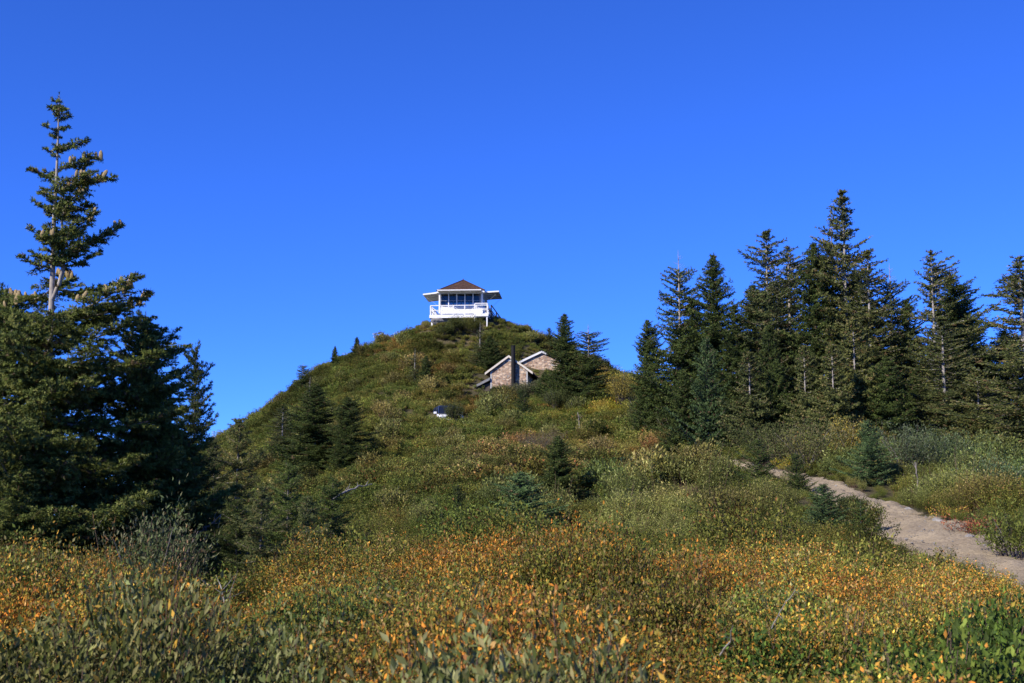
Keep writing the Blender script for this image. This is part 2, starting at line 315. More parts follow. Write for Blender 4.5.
# ------------------------------------------------------------------ plants: mesh generators
def pick_cols(rs, n, pal, jit=.18):
    c = np.array([p[:3] for p in pal]); w = np.array([p[3] for p in pal], float); w /= w.sum()
    k = rs.choice(len(pal), n, p=w); return c[k] * (1 + jit * rs.randn(n, 1)).clip(.5, 1.6)
def leaf_quads(rs, pos, axis, L, Wd, nrmv):
    """folded diamond leaves: base, two sides, tip"""
    side = nrm(np.cross(axis, nrmv)); n2 = np.cross(side, axis)
    L = L[:, None]; Wd = Wd[:, None]
    v = np.stack([pos, pos + axis * L * .45 + side * Wd * .5 + n2 * Wd * .18, pos + axis * L, pos + axis * L * .45 - side * Wd * .5 + n2 * Wd * .18], 1)
    n = len(pos); f = np.arange(n * 4).reshape(n, 4)
    return v.reshape(-1, 3), np.concatenate([f[:, [0, 1, 2]], f[:, [0, 2, 3]]])
def shrub_mesh(name, seed, h, w, nstem, per, leaf, aspect, pal, erect=.3, stemcol=(.12, .09, .07), mat='shrub', lobes=6, spike=.0, up=.5):
    rs = np.random.RandomState(seed)
    # lobed dome: end points of stems
    lc = np.stack([rs.uniform(-.55, .55, lobes) * w / 2, rs.uniform(-.55, .55, lobes) * w / 2, rs.uniform(.45, .75, lobes) * h], 1); lr = rs.uniform(.25, .42, lobes)
    k = rs.randint(0, lobes, nstem); d = nrm(rs.randn(nstem, 3)); d[:, 2] = np.abs(d[:, 2]) * 1.0 - .15
    end = lc[k] + d * lr[k][:, None] * np.array([w * .75, w * .75, h * .75]); end[:, 2] += spike * np.abs(rs.randn(nstem)) * h
    end[:, 2] = np.maximum(end[:, 2], .06 * h)
    base = end * np.array([.25, .25, 0]) + rs.randn(nstem, 3) * np.array([.05, .05, 0]) * w
    mid = base * .5 + end * .5; mid[:, :2] = base[:, :2] * (.3 + .3 * erect) + end[:, :2] * (.7 - .3 * erect)
    s = rs.uniform(.35, 1.0, (nstem, per)) ** .8
    S = s[..., None]; pos = (1 - S) ** 2 * base[:, None] + 2 * S * (1 - S) * mid[:, None] + S ** 2 * end[:, None]
    tan = nrm(2 * (1 - S) * (mid - base)[:, None] + 2 * S * (end - mid)[:, None])
    n = nstem * per; pos = pos.reshape(-1, 3) + rs.randn(n, 3) * .025 * w; tan = tan.reshape(-1, 3)
    ax = nrm(rs.randn(n, 3) * .8 + tan * (.5 + erect) + np.array([0, 0, .15])); nv = nrm(rs.randn(n, 3) * .6 + np.array([0, 0, up]))
    L = leaf * rs.uniform(.6, 1.35, n); V1, F1 = leaf_quads(rs, pos, ax, L, L * aspect, nv)
    cs = pick_cols(rs, n, pal); st = np.repeat(pick_cols(rs, nstem, pal), per, 0) * (1 + .15 * rs.randn(n, 1)).clip(.6, 1.5); cs = np.where(rs.rand(n, 1) < .55, st, cs)
    stemtone = (1 + .18 * rs.randn(nstem, 1, 1)).clip(.6, 1.5); cs = (cs.reshape(nstem, per, 3) * stemtone).reshape(-1, 3)
    C1 = np.repeat(cs, 4, 0)
    ns = min(nstem, 36); ts = np.linspace(0, 1, 5)[:, None]
    paths = [(1 - ts) ** 2 * base[i] + 2 * ts * (1 - ts) * mid[i] + ts ** 2 * end[i] for i in range(ns)]
    V2, F2 = tubes(paths, [np.linspace(.006, .002, 5) * (.6 + h * .6)] * ns, 3)
    V = np.concatenate([V1, V2]); C = np.concatenate([C1, np.tile(np.array(stemcol), (len(V2), 1)) * rs.uniform(.8, 1.3, (len(V2), 1))])
    return mesh_np(name, V, [F1, F2 + len(V1)], [M[mat]], C)

def fir_mesh(seed, H, Rb, ws=.32, nw=6, sec=.12, ter=False, nl=.09, nwid=.042, nd=36, prof=1.0, top_sparse=0, trunk_bare=0, e_top=40, e_bot=-12,
             up=.3, side=None, cols=None, rag=.18, deadtop=0, base=.03, fork=None, trunk_r=.013, mat='bark', brown=.04, vs=.20, lump=.16, tip=.12, Lcap=0):
    """returns (trunk mesh, crown mesh): trunk with its limbs, crown of needled twigs"""
    rs = np.random.RandomState(seed); cols = cols or [(.045, .066, .016, 3), (.066, .092, .022, 2.4), (.028, .044, .013, 2.6), (.10, .118, .030, 1.0)]
    tz = np.linspace(0, 1, 14); bend = np.cumsum(rs.randn(14, 2) * .012, 0) * H * .06; bend -= bend[:1]
    tr = trunk_r * H * (1 - tz) ** .85 + .006
    tp = np.concatenate([bend, (tz * H)[:, None]], 1)
    def taxis(z): return np.array([np.interp(z, tp[:, 2], tp[:, 0]), np.interp(z, tp[:, 2], tp[:, 1]), z])
    paths, radii = [tp], [tr]; S0, SD, SL, SC = [], [], [], []; lp = rs.uniform(0, 6.28); lw = H * rs.uniform(.13, .2); azl = rs.uniform(0, 6.28, 4)
    hs = []; z = base * H
    while z < H * (1 - deadtop) - tip:
        f = z / H; step = ws * rs.uniform(.75, 1.25) * (1 if f < 1 - top_sparse else 1.6) * (.6 + .4 * min(1, (H - z) / 1.5)); hs.append(z); z += step
    stems = [(None, hs)]
    def add_branch(o, az, L, e0, f):
        nonlocal S0, SD, SL, SC
        m = 7; s = np.linspace(0, 1, m); a = math.tan(R(e0)); hz = L * s * math.cos(R(e0) * .6)
        wob = np.cumsum(rs.randn(m) * .05) * L * .2
        zc = L * (a * s * (1 - .25 * s) + up * s ** 2 * (1 if e0 < 20 else .1)); dirx = np.array([math.cos(az), math.sin(az), 0]); sd = np.array([-math.sin(az), math.cos(az), 0])
        pts = o + hz[:, None] * dirx + wob[:, None] * sd; pts[:, 2] += zc
        paths.append(pts); radii.append(np.linspace(.010 + .012 * L, .004, m)); n = max(2, int(L / sec)); tt = np.linspace(.04, 1, n) + rs.uniform(-.4, .4, n) / n
        tt = tt.clip(.03, 1); c = np.stack([np.interp(tt, s, pts[:, k]) for k in range(3)], 1); tg = nrm(np.stack([np.interp(tt, s, np.gradient(pts[:, k])) for k in range(3)], 1))
        # leader axis segments
        seg = np.diff(pts, axis=0); ln = np.linalg.norm(seg, axis=1); S0.append(pts[:-1][2:]); SD.append(nrm(seg)[2:]); SL.append(ln[2:]); SC.append(np.full(len(ln) - 2, 0))
        for sgn in (-1, 1):
            sidev = nrm(np.cross(tg, np.array([0, 0, 1.]))) * sgn
            dd = nrm(tg * .75 + sidev * .9 + np.array([0, 0, 1.]) * (rs.randn(n, 1) * vs - .05)); l2 = np.minimum(.55, .40 * L * (1 - tt) + .10 + .05 * L) * rs.uniform(.6, 1.25, n) * (.55 + .45 * (tt > .2))
            S0.append(c); SD.append(dd); SL.append(l2); SC.append(np.full(n, 1))
            if ter:
                for q in (.3, .55, .8):
                    for s3 in (-1, 1):
                        p3 = c + dd * (l2 * q)[:, None]; d3 = nrm(dd * .7 + np.cross(dd, np.array([0, 0, 1.])) * s3 * .8 + rs.randn(n, 3) * .15); l3 = l2 * (1 - q) * .75 + .03
                        S0.append(p3); SD.append(d3); SL.append(l3); SC.append(np.full(n, 2))
    for z in hs:
        f = z / H; topd = H - z; t_ = topd / H
        env = Rb * min(1, (t_ * 1.15) ** prof) * (1 if f > .12 else .75 + 2 * f) * min(1, .30 + t_ * 6) * (1 + lump * math.sin(z * 2 * math.pi / lw + lp) * min(1, t_ * 5))
        if t_ < top_sparse: env *= .9
        k = nw if t_ > top_sparse else 5; a0 = rs.uniform(0, 6.28)
        for i in range(k):
            az = a0 + 2 * math.pi * i / k + rs.randn() * .25; L = max(.12, env * rs.uniform(1 - 2.2 * rag, 1 + rag) * (1 + .22 * math.sin(2 * az + azl[0] + z * 1.7) ) + .05)
            if Lcap: L = min(L, env * Lcap + .08)
            if rs.rand() < rag * .5: L *= .5
            if side is not None: L *= 1 + side[1] * math.cos(az - side[0])
            if trunk_bare and f > 1 - trunk_bare and t_ > .06 and math.cos(az + math.pi / 2) > .5:
                if rs.rand() < .75: continue
                L *= .3
            e = e_bot + (e_top - e_bot) * max(0, 1 - t_ * 2.2) ** 1.2 + rs.randn() * 7
            add_branch(taxis(min(H * .985, z + rs.uniform(-.5, .5) * ws)), az, L, e, f)
    if deadtop:   # bare twigs on the dead leader
        for z in np.linspace(H * (1 - deadtop), H * .97, 9):
            az = rs.uniform(0, 6.28); L = .12 + .25 * (H - z); o = taxis(z); paths.append(np.array([o, o + L * np.array([math.cos(az), math.sin(az), .25]) * .6, o + L * np.array([math.cos(az), math.sin(az), .45])])); radii.append(np.array([.010, .007, .003]))
    else:        # the green leader
        o = taxis(H * .985 - .1); S0.append(o[None] - np.array([[0, 0, tip - .1]])); SD.append(np.array([[0, 0, 1.]])); SL.append(np.array([.16 + tip])); SC.append(np.array([0]))
    if fork:      # second leader beside the first
        fz, fh, fdx, fdy, fr = fork; zz = np.linspace(0, 1, 8); q = taxis(fz) + np.stack([fdx * np.minimum(1, zz * 4) ** .6, fdy * np.minimum(1, zz * 4) ** .6, zz * fh], 1)
        q[:, :2] += np.cumsum(rs.randn(8, 2) * .012, 0); paths.append(q); radii.append(np.linspace(.045, .012, 8)); z = .5
        while z < fh - .05:
            o = np.array([np.interp(z / fh, zz, q[:, k]) for k in range(3)]); a0 = rs.uniform(0, 6.28)
            for i in range(4):
                az = a0 + 1.57 * i + rs.randn() * .3; L = fr * rs.uniform(.5, 1.15) * min(1, .3 + (fh - z) / fh); add_branch(o, az, L * (1 + .35 * math.cos(az)), 22 + rs.randn() * 12, .8)
            z += .24
    S0 = np.concatenate(S0); SD = np.concatenate(SD); SL = np.concatenate(SL); SC = np.concatenate(SC)
    cnt = np.maximum(3, (SL * nd).astype(int)); rep = np.repeat(np.arange(len(SL)), cnt); n = len(rep)
    s = rs.uniform(.02, 1, n); p = S0[rep] + SD[rep] * (SL[rep] * s)[:, None]; rv = nrm(rs.randn(n, 3)); perp = nrm(rv - (rv * SD[rep]).sum(1, keepdims=True) * SD[rep]); perp[:, 2] += .15
    ax = nrm(SD[rep] * .65 + perp * .85); wv = nrm(np.cross(ax, SD[rep])); l = nl * rs.uniform(.65, 1.2, n)[:, None]; w = nwid * .5
    V = np.stack([p - wv * w, p + wv * w, p + ax * l + wv * w * .35, p + ax * l - wv * w * .35], 1).reshape(-1, 3); f = np.arange(n * 4).reshape(n, 4)
    segc = pick_cols(rs, len(SL), cols, .12); br = rs.rand(len(SL)) < brown; segc[br] = np.array([.105, .075, .038]) * rs.uniform(.6, 1.3, (br.sum(), 1))
    C = np.repeat(segc[rep] * (1 + .15 * rs.randn(n, 1)).clip(.6, 1.5), 4, 0)
    crown = mesh_np('crown', V, [f], [M['needle']], C)
    tv, tf = tubes(paths[:1] , radii[:1], 8); v2, f2 = tubes(paths[1:], radii[1:], 4)
    trunk = mesh_np('trunk', np.concatenate([tv, v2]), [tf, f2 + len(tv)], [M[mat]], smooth=True)
    return trunk, crown, H

def scatter(name, meshes, pts, scl, rot, vi, tint, label):
    """one stuff object: many shrubs grown from its own points"""
    me = bpy.data.meshes.new(name); n = len(pts); me.vertices.add(n); me.vertices.foreach_set('co', np.asarray(pts, np.float32).ravel())
    def at(nm, ty, key, arr):
        a = me.attributes.new(nm, ty, 'POINT'); a.data.foreach_set(key, np.asarray(arr).ravel())
    at('scl', 'FLOAT_VECTOR', 'vector', np.asarray(scl, np.float32)); at('rot', 'FLOAT_VECTOR', 'vector', np.asarray(rot, np.float32)); at('vi', 'INT', 'value', np.asarray(vi, np.int32))
    c = np.ones((n, 4), np.float32); c[:, :3] = tint; at('tint', 'FLOAT_COLOR', 'color', c)
    o = link(bpy.data.objects.new(name, me)); tag(o, label, kind='stuff')
    ng = bpy.data.node_groups.new(name + '_nodes', 'GeometryNodeTree'); ng.interface.new_socket('Geometry', in_out='INPUT', socket_type='NodeSocketGeometry'); ng.interface.new_socket('Geometry', in_out='OUTPUT', socket_type='NodeSocketGeometry')
    gi = ng.nodes.new('NodeGroupInput'); go = ng.nodes.new('NodeGroupOutput'); iop = ng.nodes.new('GeometryNodeInstanceOnPoints'); jn = ng.nodes.new('GeometryNodeJoinGeometry')
    for k, ms in reversed(list(enumerate(meshes))):
        so = bpy.data.objects.new(ms.name + '_source', ms)
        oi = ng.nodes.new('GeometryNodeObjectInfo'); oi.inputs['Object'].default_value = so
        gt = ng.nodes.new('GeometryNodeGeometryToInstance'); ng.links.new(oi.outputs['Geometry'], gt.inputs[0]); ng.links.new(gt.outputs[0], jn.inputs[0])
    def na(nm, ty):
        x = ng.nodes.new('GeometryNodeInputNamedAttribute'); x.data_type = ty; x.inputs[0].default_value = nm; return [s for s in x.outputs if s.enabled][0]
    ng.links.new(gi.outputs[0], iop.inputs['Points']); ng.links.new(jn.outputs[0], iop.inputs['Instance']); iop.inputs['Pick Instance'].default_value = True
    ng.links.new(na('vi', 'INT'), iop.inputs['Instance Index']); ng.links.new(na('scl', 'FLOAT_VECTOR'), iop.inputs['Scale'])
    er = ng.nodes.new('FunctionNodeEulerToRotation'); ng.links.new(na('rot', 'FLOAT_VECTOR'), er.inputs[0]); ng.links.new(er.outputs[0], iop.inputs['Rotation'])
    ng.links.new(iop.outputs[0], go.inputs[0])
    md = o.modifiers.new('growth', 'NODES'); md.node_group = ng
    return o

# ------------------------------------------------------------------ ground cover
G1, G2, G3 = (.120, .140, .028), (.19, .195, .040), (.065, .085, .020)
OR, YE, RB, TN = (.47, .235, .04), (.46, .32, .055), (.24, .125, .045), (.28, .22, .09)
near_auto = [shrub_mesh(f'autumn_shrub_{k}', 10 + k, 1.0, 1.15, 400, 24, .029, .48, [(*G1, 3), (*G2, 3.2), (*G3, 1.5), (*OR, o_), (*YE, y_), (*RB, .9), (*TN, 1.6)], .2, lobes=8, spike=.10) for k, (o_, y_) in enumerate([(1.7, .9), (1.0, .5), (2.5, 1.1), (.4, .3)])]
near_will = [shrub_mesh(f'grey_willow_{k}', 20 + k, 1.0, 1.1, 240, 20, .048, .38, [(.125, .155, .055, 3), (.20, .22, .095, 2), (.06, .085, .022, 2.6), (*YE, .10)], .9, lobes=7, spike=.1) for k in range(3)]
near_green = [shrub_mesh(f'green_shrub_{k}', 30 + k, 1.0, 1.1, 200, 16, .050, .50, [(.085, .135, .022, 3), (.13, .185, .032, 2), (.045, .072, .016, 2.4), (*YE, .25), (*OR, .15)], .5, lobes=7, spike=.06) for k in range(2)]
mid_pal = [(.105, .120, .026, 3), (.15, .155, .036, 2), (.065, .082, .020, 2), (.20, .16, .055, .5), (.19, .09, .035, .25)]
mid = [shrub_mesh(f'hill_shrub_{k}', 40 + k, .75, 1.25, 130, 14, .062, .55, mid_pal, .2, lobes=7, spike=.05) for k in range(4)]
mid += [shrub_mesh(f'hill_willow_{k}', 50 + k, .9, 1.2, 120, 14, .070, .42, [(.135, .155, .045, 3), (.20, .215, .085, 1.6), (.075, .095, .028, 2)], .7, lobes=6, spike=.10) for k in range(2)]
mid += [shrub_mesh(f'hill_heath_{k}', 60 + k, .5, 1.3, 110, 14, .055, .6, mid_pal, .1, lobes=9) for k in range(2)]

close = [shrub_mesh(f'slope_shrub_{k}', 80 + k, .75, 1.25, 230, 18, .032, .55, mid_pal, .2, lobes=7, spike=.08) for k in range(3)]
close_w = [shrub_mesh(f'slope_willow_{k}', 90 + k, .9, 1.2, 210, 18, .040, .40, [(.135, .155, .045, 3), (.20, .215, .085, 1.6), (.075, .095, .028, 2)], .7, lobes=6, spike=.12) for k in range(2)]
rs = np.random.RandomState(7)
def jgrid(x0, x1, y0, y1, s):
    X, Y = np.meshgrid(np.arange(x0, x1, s), np.arange(y0, y1, s)); X = X.ravel() + rs.uniform(-.5, .5, X.size) * s; Y = Y.ravel() + rs.uniform(-.5, .5, Y.size) * s; return X, Y
def cells(X, Y, s, seed):
    """which bush clump a shrub belongs to, and how far it is from the clump's middle"""
    r = np.random.RandomState(seed); gx_, gy_ = np.meshgrid(np.arange(X.min() - s, X.max() + 2 * s, s), np.arange(Y.min() - s, Y.max() + 2 * s, s)); c = np.stack([gx_.ravel(), gy_.ravel()], 1) + r.uniform(-.45, .45, (gx_.size, 2)) * s
    idx = np.zeros(len(X), int); dist = np.zeros(len(X))
    for a in range(0, len(X), 1500):
        dd = np.hypot(X[a:a + 1500, None] - c[None, :, 0], Y[a:a + 1500, None] - c[None, :, 1]); idx[a:a + 1500] = dd.argmin(1); dist[a:a + 1500] = dd.min(1)
    return idx, dist / s, r.rand(len(c), 6)
crest_px = [-200, 0, 60, 110, 150, 190, 215, 240, 262, 300, 350, 400, 460, 520, 600, 690, 760, 810, 860, 900, 960, 1024, 1200]
crest_row = [520, 535, 536, 530, 535, 560, 592, 605, 585, 558, 546, 538, 534, 530, 538, 540, 547, 560, 572, 578, 572, 588, 600]
# near mass
X, Y = jgrid(-11, 11, 1.6, 17.5, .52)
k = (np.abs(X) < .44 * Y + 2.5) & (path_dist(X, Y) > .8) & (np.hypot(X, Y) > 2.2); X, Y = X[k], Y[k]
d = Y; px = CX + X / d * FPX; Zg = gbil(X, Y); row_c = np.interp(px, crest_px, crest_row)
ztop = np.array([P(a, r_, 15.5)[2] for a, r_ in zip(px, row_c)])   # height of the crest of the thicket, 15.5 m out
tf = np.clip((d - 3) / 12.5, 0, 1); targ = (1 - tf) * (.98 + 0 * ztop) + tf * ztop
hgt = np.clip(targ - Zg, .35, 2.2) * rs.uniform(.86, 1.06, len(X))
spc = np.zeros(len(X), int); tint = np.ones((len(X), 3))
nz = sines(X, Y, 3.5, 11); nz2 = sines(X, Y, 2.0, 12); hgt *= 1 + .07 * sines(X, Y, 1.9, 14); ci, cd, cr = cells(X, Y, 1.7, 77); hgt *= (.82 + .42 * cr[ci, 0]) * (1.12 - .60 * cd ** 2)
fresh = np.clip((px - 700) / 200, 0, 1) * 1.0 * (d < 10.5)
capz = np.clip(1 - np.abs(px - 236) / 42, 0, 1) * (d > 9); hgt = hgt * (1 - .45 * capz)
rr = np.where(rs.rand(len(X)) < .75, cr[ci, 1], rs.rand(len(X))); lim = np.where(px < 350, 7.2 + 2.2 * np.clip(px / 300, 0, 1) + .7 * nz, 6.7 + .6 * nz)
spc = np.where(rr < .45, 0, np.where(rr < .7, 1, np.where(rr < .88, 2, 3)))
spc = np.where((nz2 > .9), 3, spc); spc = np.where((nz2 < -.7), 2, spc)
wil = (d < lim); spc = np.where(wil & (px < 620) & (rs.rand(len(X)) < np.where(px < 330, .9, .5)), 4 + rs.randint(0, 3, len(X)), spc)
spc = np.where((fresh > rs.rand(len(X))) & (nz > -.8), 7 + rs.randint(0, 2, len(X)), spc)
tint *= np.where(((spc >= 4) & (spc < 7))[:, None], 1.22, np.where((spc < 4)[:, None], np.array([[1.20, 1.06, .92]]), 1.0))
tint *= (1 + .12 * nz[:, None] * np.array([1, .4, 0]) + .10 * rs.randn(len(X), 1)) * (.74 + .50 * cr[ci, 2][:, None]) * (1 + (cr[ci, 3][:, None] - .5) * np.array([.5, .0, -.1]))
tall = (rs.rand(len(X)) < .06); hgt = np.where(tall & (d > 9), hgt * 1.1, hgt)
sc = np.stack([rs.uniform(.9, 1.2, len(X))] * 2 + [hgt / 1.12], 1)
rot = np.stack([rs.randn(len(X)) * .06, rs.randn(len(X)) * .06, rs.uniform(0, 6.28, len(X))], 1)
for sel, nm, ms, off, lb in [(spc < 4, 'autumn_shrubs', near_auto, 0, 'dense thicket of green shrubs with orange and yellow autumn leaves in the foreground'),
                             ((spc >= 4) & (spc < 7), 'willow_shrubs', near_will, 4, 'soft grey green willow shrubs nearest to the viewer'),
                             (spc >= 7, 'green_shrubs', near_green, 7, 'fresh green leafy shrubs in the near right corner')]:
    scatter(nm, ms, np.stack([X, Y, Zg - .03], 1)[sel], sc[sel], rot[sel], spc[sel] - off, tint[sel].clip(.4, 1.8), lb)

# hill cover
def patch(x, y, lst):
    out = np.zeros(len(x))
    for (px_, row_, rad) in lst:
        a, b_ = hit(px_, row_); out = np.maximum(out, np.exp(-((x - a) ** 2 + ((y - b_) * .75) ** 2) / rad ** 2))
    return out
def hill_points(y0, y1, s):
    X, Y = jgrid(-62, 62, y0, y1, s); k = (np.abs(X) < .42 * Y + 9) & (path_dist(X, Y) > .12); return X[k], Y[k]
Xa, Ya = hill_points(17, 45, .66); Xb, Yb = hill_points(45, 85, .74); Xc, Yc = hill_points(85, 108, .76); Xd, Yd = hill_points(108, 132, .56)
X, Y = np.concatenate([Xa, Xb, Xc, Xd]), np.concatenate([Ya, Yb, Yc, Yd])
CAR = P(447, 411, 95.5); LK = P(463, 322, 124.5); CB = P(509, 392, 106.5)
k = ~((np.abs(X - LK[0]) < 3.1) & (np.abs(Y - LK[1]) < 3.2)) & ~((X > CB[0] - 2.2) & (X < CB[0] + 2.2) & (Y > CB[1] - .6) & (Y < CB[1] + 6)) & ~((np.abs(X - CAR[0]) < 1.25) & (Y > CAR[1] - 2.9) & (Y < CAR[1] + 2.6)); X, Y = X[k], Y[k]
Zg = gbil(X, Y); n = len(X); px = CX + X / Y * FPX
na_, nb_, nc_ = sines(X, Y, 14, 21), sines(X, Y, 6, 22), sines(X, Y, 3.2, 23)
spc = rs.choice([0, 1, 2, 3], n); spc = np.where(nb_ > .75, 6 + rs.randint(0, 2, n), spc)
willow = patch(X, Y, [(620, 505, 3.5), (650, 525, 3), (920, 455, 4), (960, 490, 3.5), (1000, 480, 4), (650, 485, 3.5), (690, 415, 4), (500, 388, 3)]) + .25 * nc_
spc = np.where(willow > .55, 4 + rs.randint(0, 2, n), spc); spc = np.where((nc_ > 1.5) & (Y > 60), 4, spc)
tint = np.ones((n, 3)) * (1.06 + .09 * rs.randn(n, 1) + .10 * nb_[:, None]) * np.array([1.16, 1.20, 1.0]); ci, cd, cr = cells(X, Y, 2.3, 78); tint *= (.72 + .52 * cr[ci, 0][:, None]) * (1 + (cr[ci, 1][:, None] - .5) * np.array([.34, .05, .1]))
red = patch(X, Y, [(530, 470, 1.2), (705, 440, 2), (540, 408, 2), (360, 475, 2), (345, 485, 2), (730, 515, .7), (985, 525, 1.6), (970, 535, 1.5), (475, 405, 3), (520, 440, 1.5), (660, 450, 2), (395, 345, 2.5), (520, 452, 2), (440, 372, 2)])
gry = patch(X, Y, [(495, 455, 4), (540, 455, 3.5), (590, 445, 2.5), (480, 465, 3)])
yel = patch(X, Y, [(620, 392, 5), (775, 455, 2.2), (1000, 545, 2), (610, 410, 4), (385, 360, .1)])
dark = np.clip(-(na_ + .6 * nb_) - .8, 0, 1)  # noise patches: darker shrubs, and the hillside's lumpy shading painted into the tint
tint *= 1 - .35 * dark[:, None]
tint = tint * (1 + red[:, None] * np.array([.6, -.08, .1]) * (rs.rand(n, 1) > .5)) * (1 + gry[:, None] * np.array([.45, .15, .6])) * (1 + yel[:, None] * np.array([.8, .5, -.1]) * (rs.rand(n, 1) > .25))
tint = tint * (1 + np.clip(nc_ - .9, 0, 1)[:, None] * np.array([.3, 0, .05]))
sz = rs.uniform(.8, 1.15, n) * (.80 + .42 * cr[ci, 2]) * (1.1 - .45 * cd ** 2) * (1 + .22 * nc_.clip(-1, 1)); pdd = path_dist(X, Y); sz *= np.clip(.28 + pdd * .42, .28, 1)
big = rs.rand(n) < .07; sz = np.where(big & (path_dist(X, Y) > 2.5), sz * 1.45, sz)
# keep low in front of the lookout and the vehicle
incar = (np.abs(X - CAR[0]) < 1.6) & (Y > CAR[1] - 7) & (Y < CAR[1] - 2.8); sz = np.where(incar, np.minimum(sz, 1.0), sz)
nearlk = np.hypot(X - LK[0], Y - LK[1]) < 6; sz = np.where(nearlk, np.minimum(sz, .65), sz); shd = (X > CB[0] + .8) & (X < CB[0] + 5) & (Y > CB[1] + .5) & (Y < CB[1] + 12); sz = np.where(shd, np.minimum(sz, .42), sz); shd = (X > CB[0] - 3.6) & (X < CB[0] - 1.3) & (Y > CB[1] - 3.5) & (Y < CB[1] + 4); sz = np.where(shd, np.minimum(sz, .45), sz)
for (px_, row_, v_, r_) in [(867, 478, .2, .9), (758, 484, .3, .9), (796, 486, .3, .7), (823, 540, .15, .8), (731, 495, .3, 1.0), (860, 540, .2, .6), (558, 492, .3, 1.3), (521, 540, .2, 1.9), (458, 512, .3, .8)]:
    a_, b__ = hit(px_, row_, v_); kk = (np.abs(X - a_) < r_) & (Y - b__ > -3.2) & (Y - b__ < .6); sz = np.where(kk, np.minimum(sz, .42), sz)
sc = np.stack([sz, sz, sz * rs.uniform(.8, 1.15, n)], 1); rot = np.stack([rs.randn(n) * .1, rs.randn(n) * .1, rs.uniform(0, 6.28, n)], 1)
tint = tint.clip(.25, 3.2)
nearz = Y < 42; spc = np.where(nearz & ((spc < 4) | (spc >= 6)), 10 + rs.randint(0, 3, n), spc); spc = np.where(nearz & ((spc == 4) | (spc == 5)), spc + 16, spc)
for sel, nm, ms, off, lb in [((spc >= 10) & (spc < 13), 'slope_shrubs', close, 10, 'fine leaved olive and yellowish shrub cover of the lower slope'), (spc >= 20, 'slope_willows', close_w, 20, 'pale silvery willow scrub of the lower slope'),
                             (spc < 4, 'hill_shrubs', mid[:4], 0, 'olive and rust coloured shrub cover of the hill'),
                             ((spc >= 4) & (spc < 6), 'hill_willows', mid[4:6], 4, 'pale grey green willow scrub on the slope'),
                             ((spc >= 6) & (spc < 9), 'hill_heath', mid[6:], 6, 'low rounded heath bushes between the shrubs of the hill')]:
    scatter(nm, ms, np.stack([X, Y, Zg - .04], 1)[sel], sc[sel], rot[sel], spc[sel] - off, tint[sel], lb)

# (small firs stand clear of the shrubs)
# pebbles along the path
import bmesh
def rock_mesh(name, seed, sub=2, mat='granite'):
    bm = bmesh.new(); bmesh.ops.create_icosphere(bm, subdivisions=sub, radius=1); rq = np.random.RandomState(seed); ph = rq.uniform(0, 6, 12)
    for v_ in bm.verts:
        c = v_.co; k_ = 1 + .22 * math.sin(2.1 * c.x + ph[0]) * math.cos(1.7 * c.y + ph[1]) + .14 * math.sin(4.3 * c.z + ph[2] + 2 * c.x) + .05 * math.sin(9 * c.y + ph[3]); v_.co = c * k_ * .5
    me = bpy.data.meshes.new(name); bm.to_mesh(me); bm.free(); me.materials.append(M[mat]); return me
peb = [rock_mesh(f'pebble_{k}', 70 + k, 2) for k in range(3)]
q = rs.randint(0, NS, 1500); sd = np.where(rs.rand(1500) < .45, rs.uniform(-1, 1, 1500), rs.choice([-1, 1], 1500) * (1 + .15 * rs.randn(1500))); e = pw[q] * sd; pt = pp[q] + pn[q] * e[:, None]
n = len(pt); s = np.abs(rs.randn(n)) * .028 + .014; zz = gbil(pt[:, 0], pt[:, 1]) + np.where(np.abs(sd) < .95, .075, .02)
scatter('gravel_stones', peb, np.stack([pt[:, 0], pt[:, 1], zz], 1), np.stack([s, s * rs.uniform(.6, 1, n), s * .6], 1), np.stack([0 * s, 0 * s, rs.uniform(0, 6, n)], 1), rs.randint(0, 3, n), np.ones((n, 3)), 'small grey stones scattered along the gravel path')

# ------------------------------------------------------------------ firs
VAR = {}
def var(k, **kw): VAR[k] = kw
pale = [(.066, .083, .026, 3), (.098, .112, .038, 2), (.034, .048, .017, 2.8), (.14, .13, .055, .6)]
var('dense', seed=101, H=10, Rb=2.1, prof=.60, ws=.21, nw=9, rag=.22, sec=.10)
var('dense2', seed=102, H=10, Rb=2.2, prof=.55, ws=.21, nw=9, rag=.26, sec=.10, side=(0, .25))
var('spire', seed=103, H=10, Rb=1.8, prof=.60, ws=.22, nw=9, rag=.32, trunk_bare=.5, mat='paletrunk', cols=pale)
var('spire2', seed=133, H=10, Rb=1.8, prof=.55, ws=.24, nw=9, rag=.34, trunk_bare=.3, mat='paletrunk', cols=pale)
var('deadtop', seed=104, H=10, Rb=1.9, prof=.62, ws=.22, nw=9, rag=.3, deadtop=.10, trunk_bare=.4, mat='paletrunk')
var('ragged', seed=105, H=10, Rb=2.2, prof=.55, ws=.25, nw=8, rag=.42, side=(0, .35), trunk_bare=.45, mat='paletrunk', cols=pale, brown=.05)
var('young', seed=106, H=6, Rb=1.9, prof=.75, ws=.17, nw=9, rag=.2, sec=.09, nl=.085)
var('young_pale', seed=107, H=6, Rb=1.7, prof=.70, ws=.17, nw=9, rag=.25, sec=.09, cols=pale, brown=.04, trunk_bare=.4, mat='paletrunk')
var('bluish', seed=108, H=6, Rb=2.0, prof=.7, ws=.20, nw=8, rag=.25, e_bot=-4, cols=[(.048, .080, .028, 3), (.072, .108, .038, 2), (.030, .052, .020, 2)])
var('snagtop', seed=109, H=8, Rb=1.3, prof=.75, ws=.24, nw=8, rag=.4, deadtop=.16, trunk_bare=.5, mat='dead', cols=pale, brown=.2)
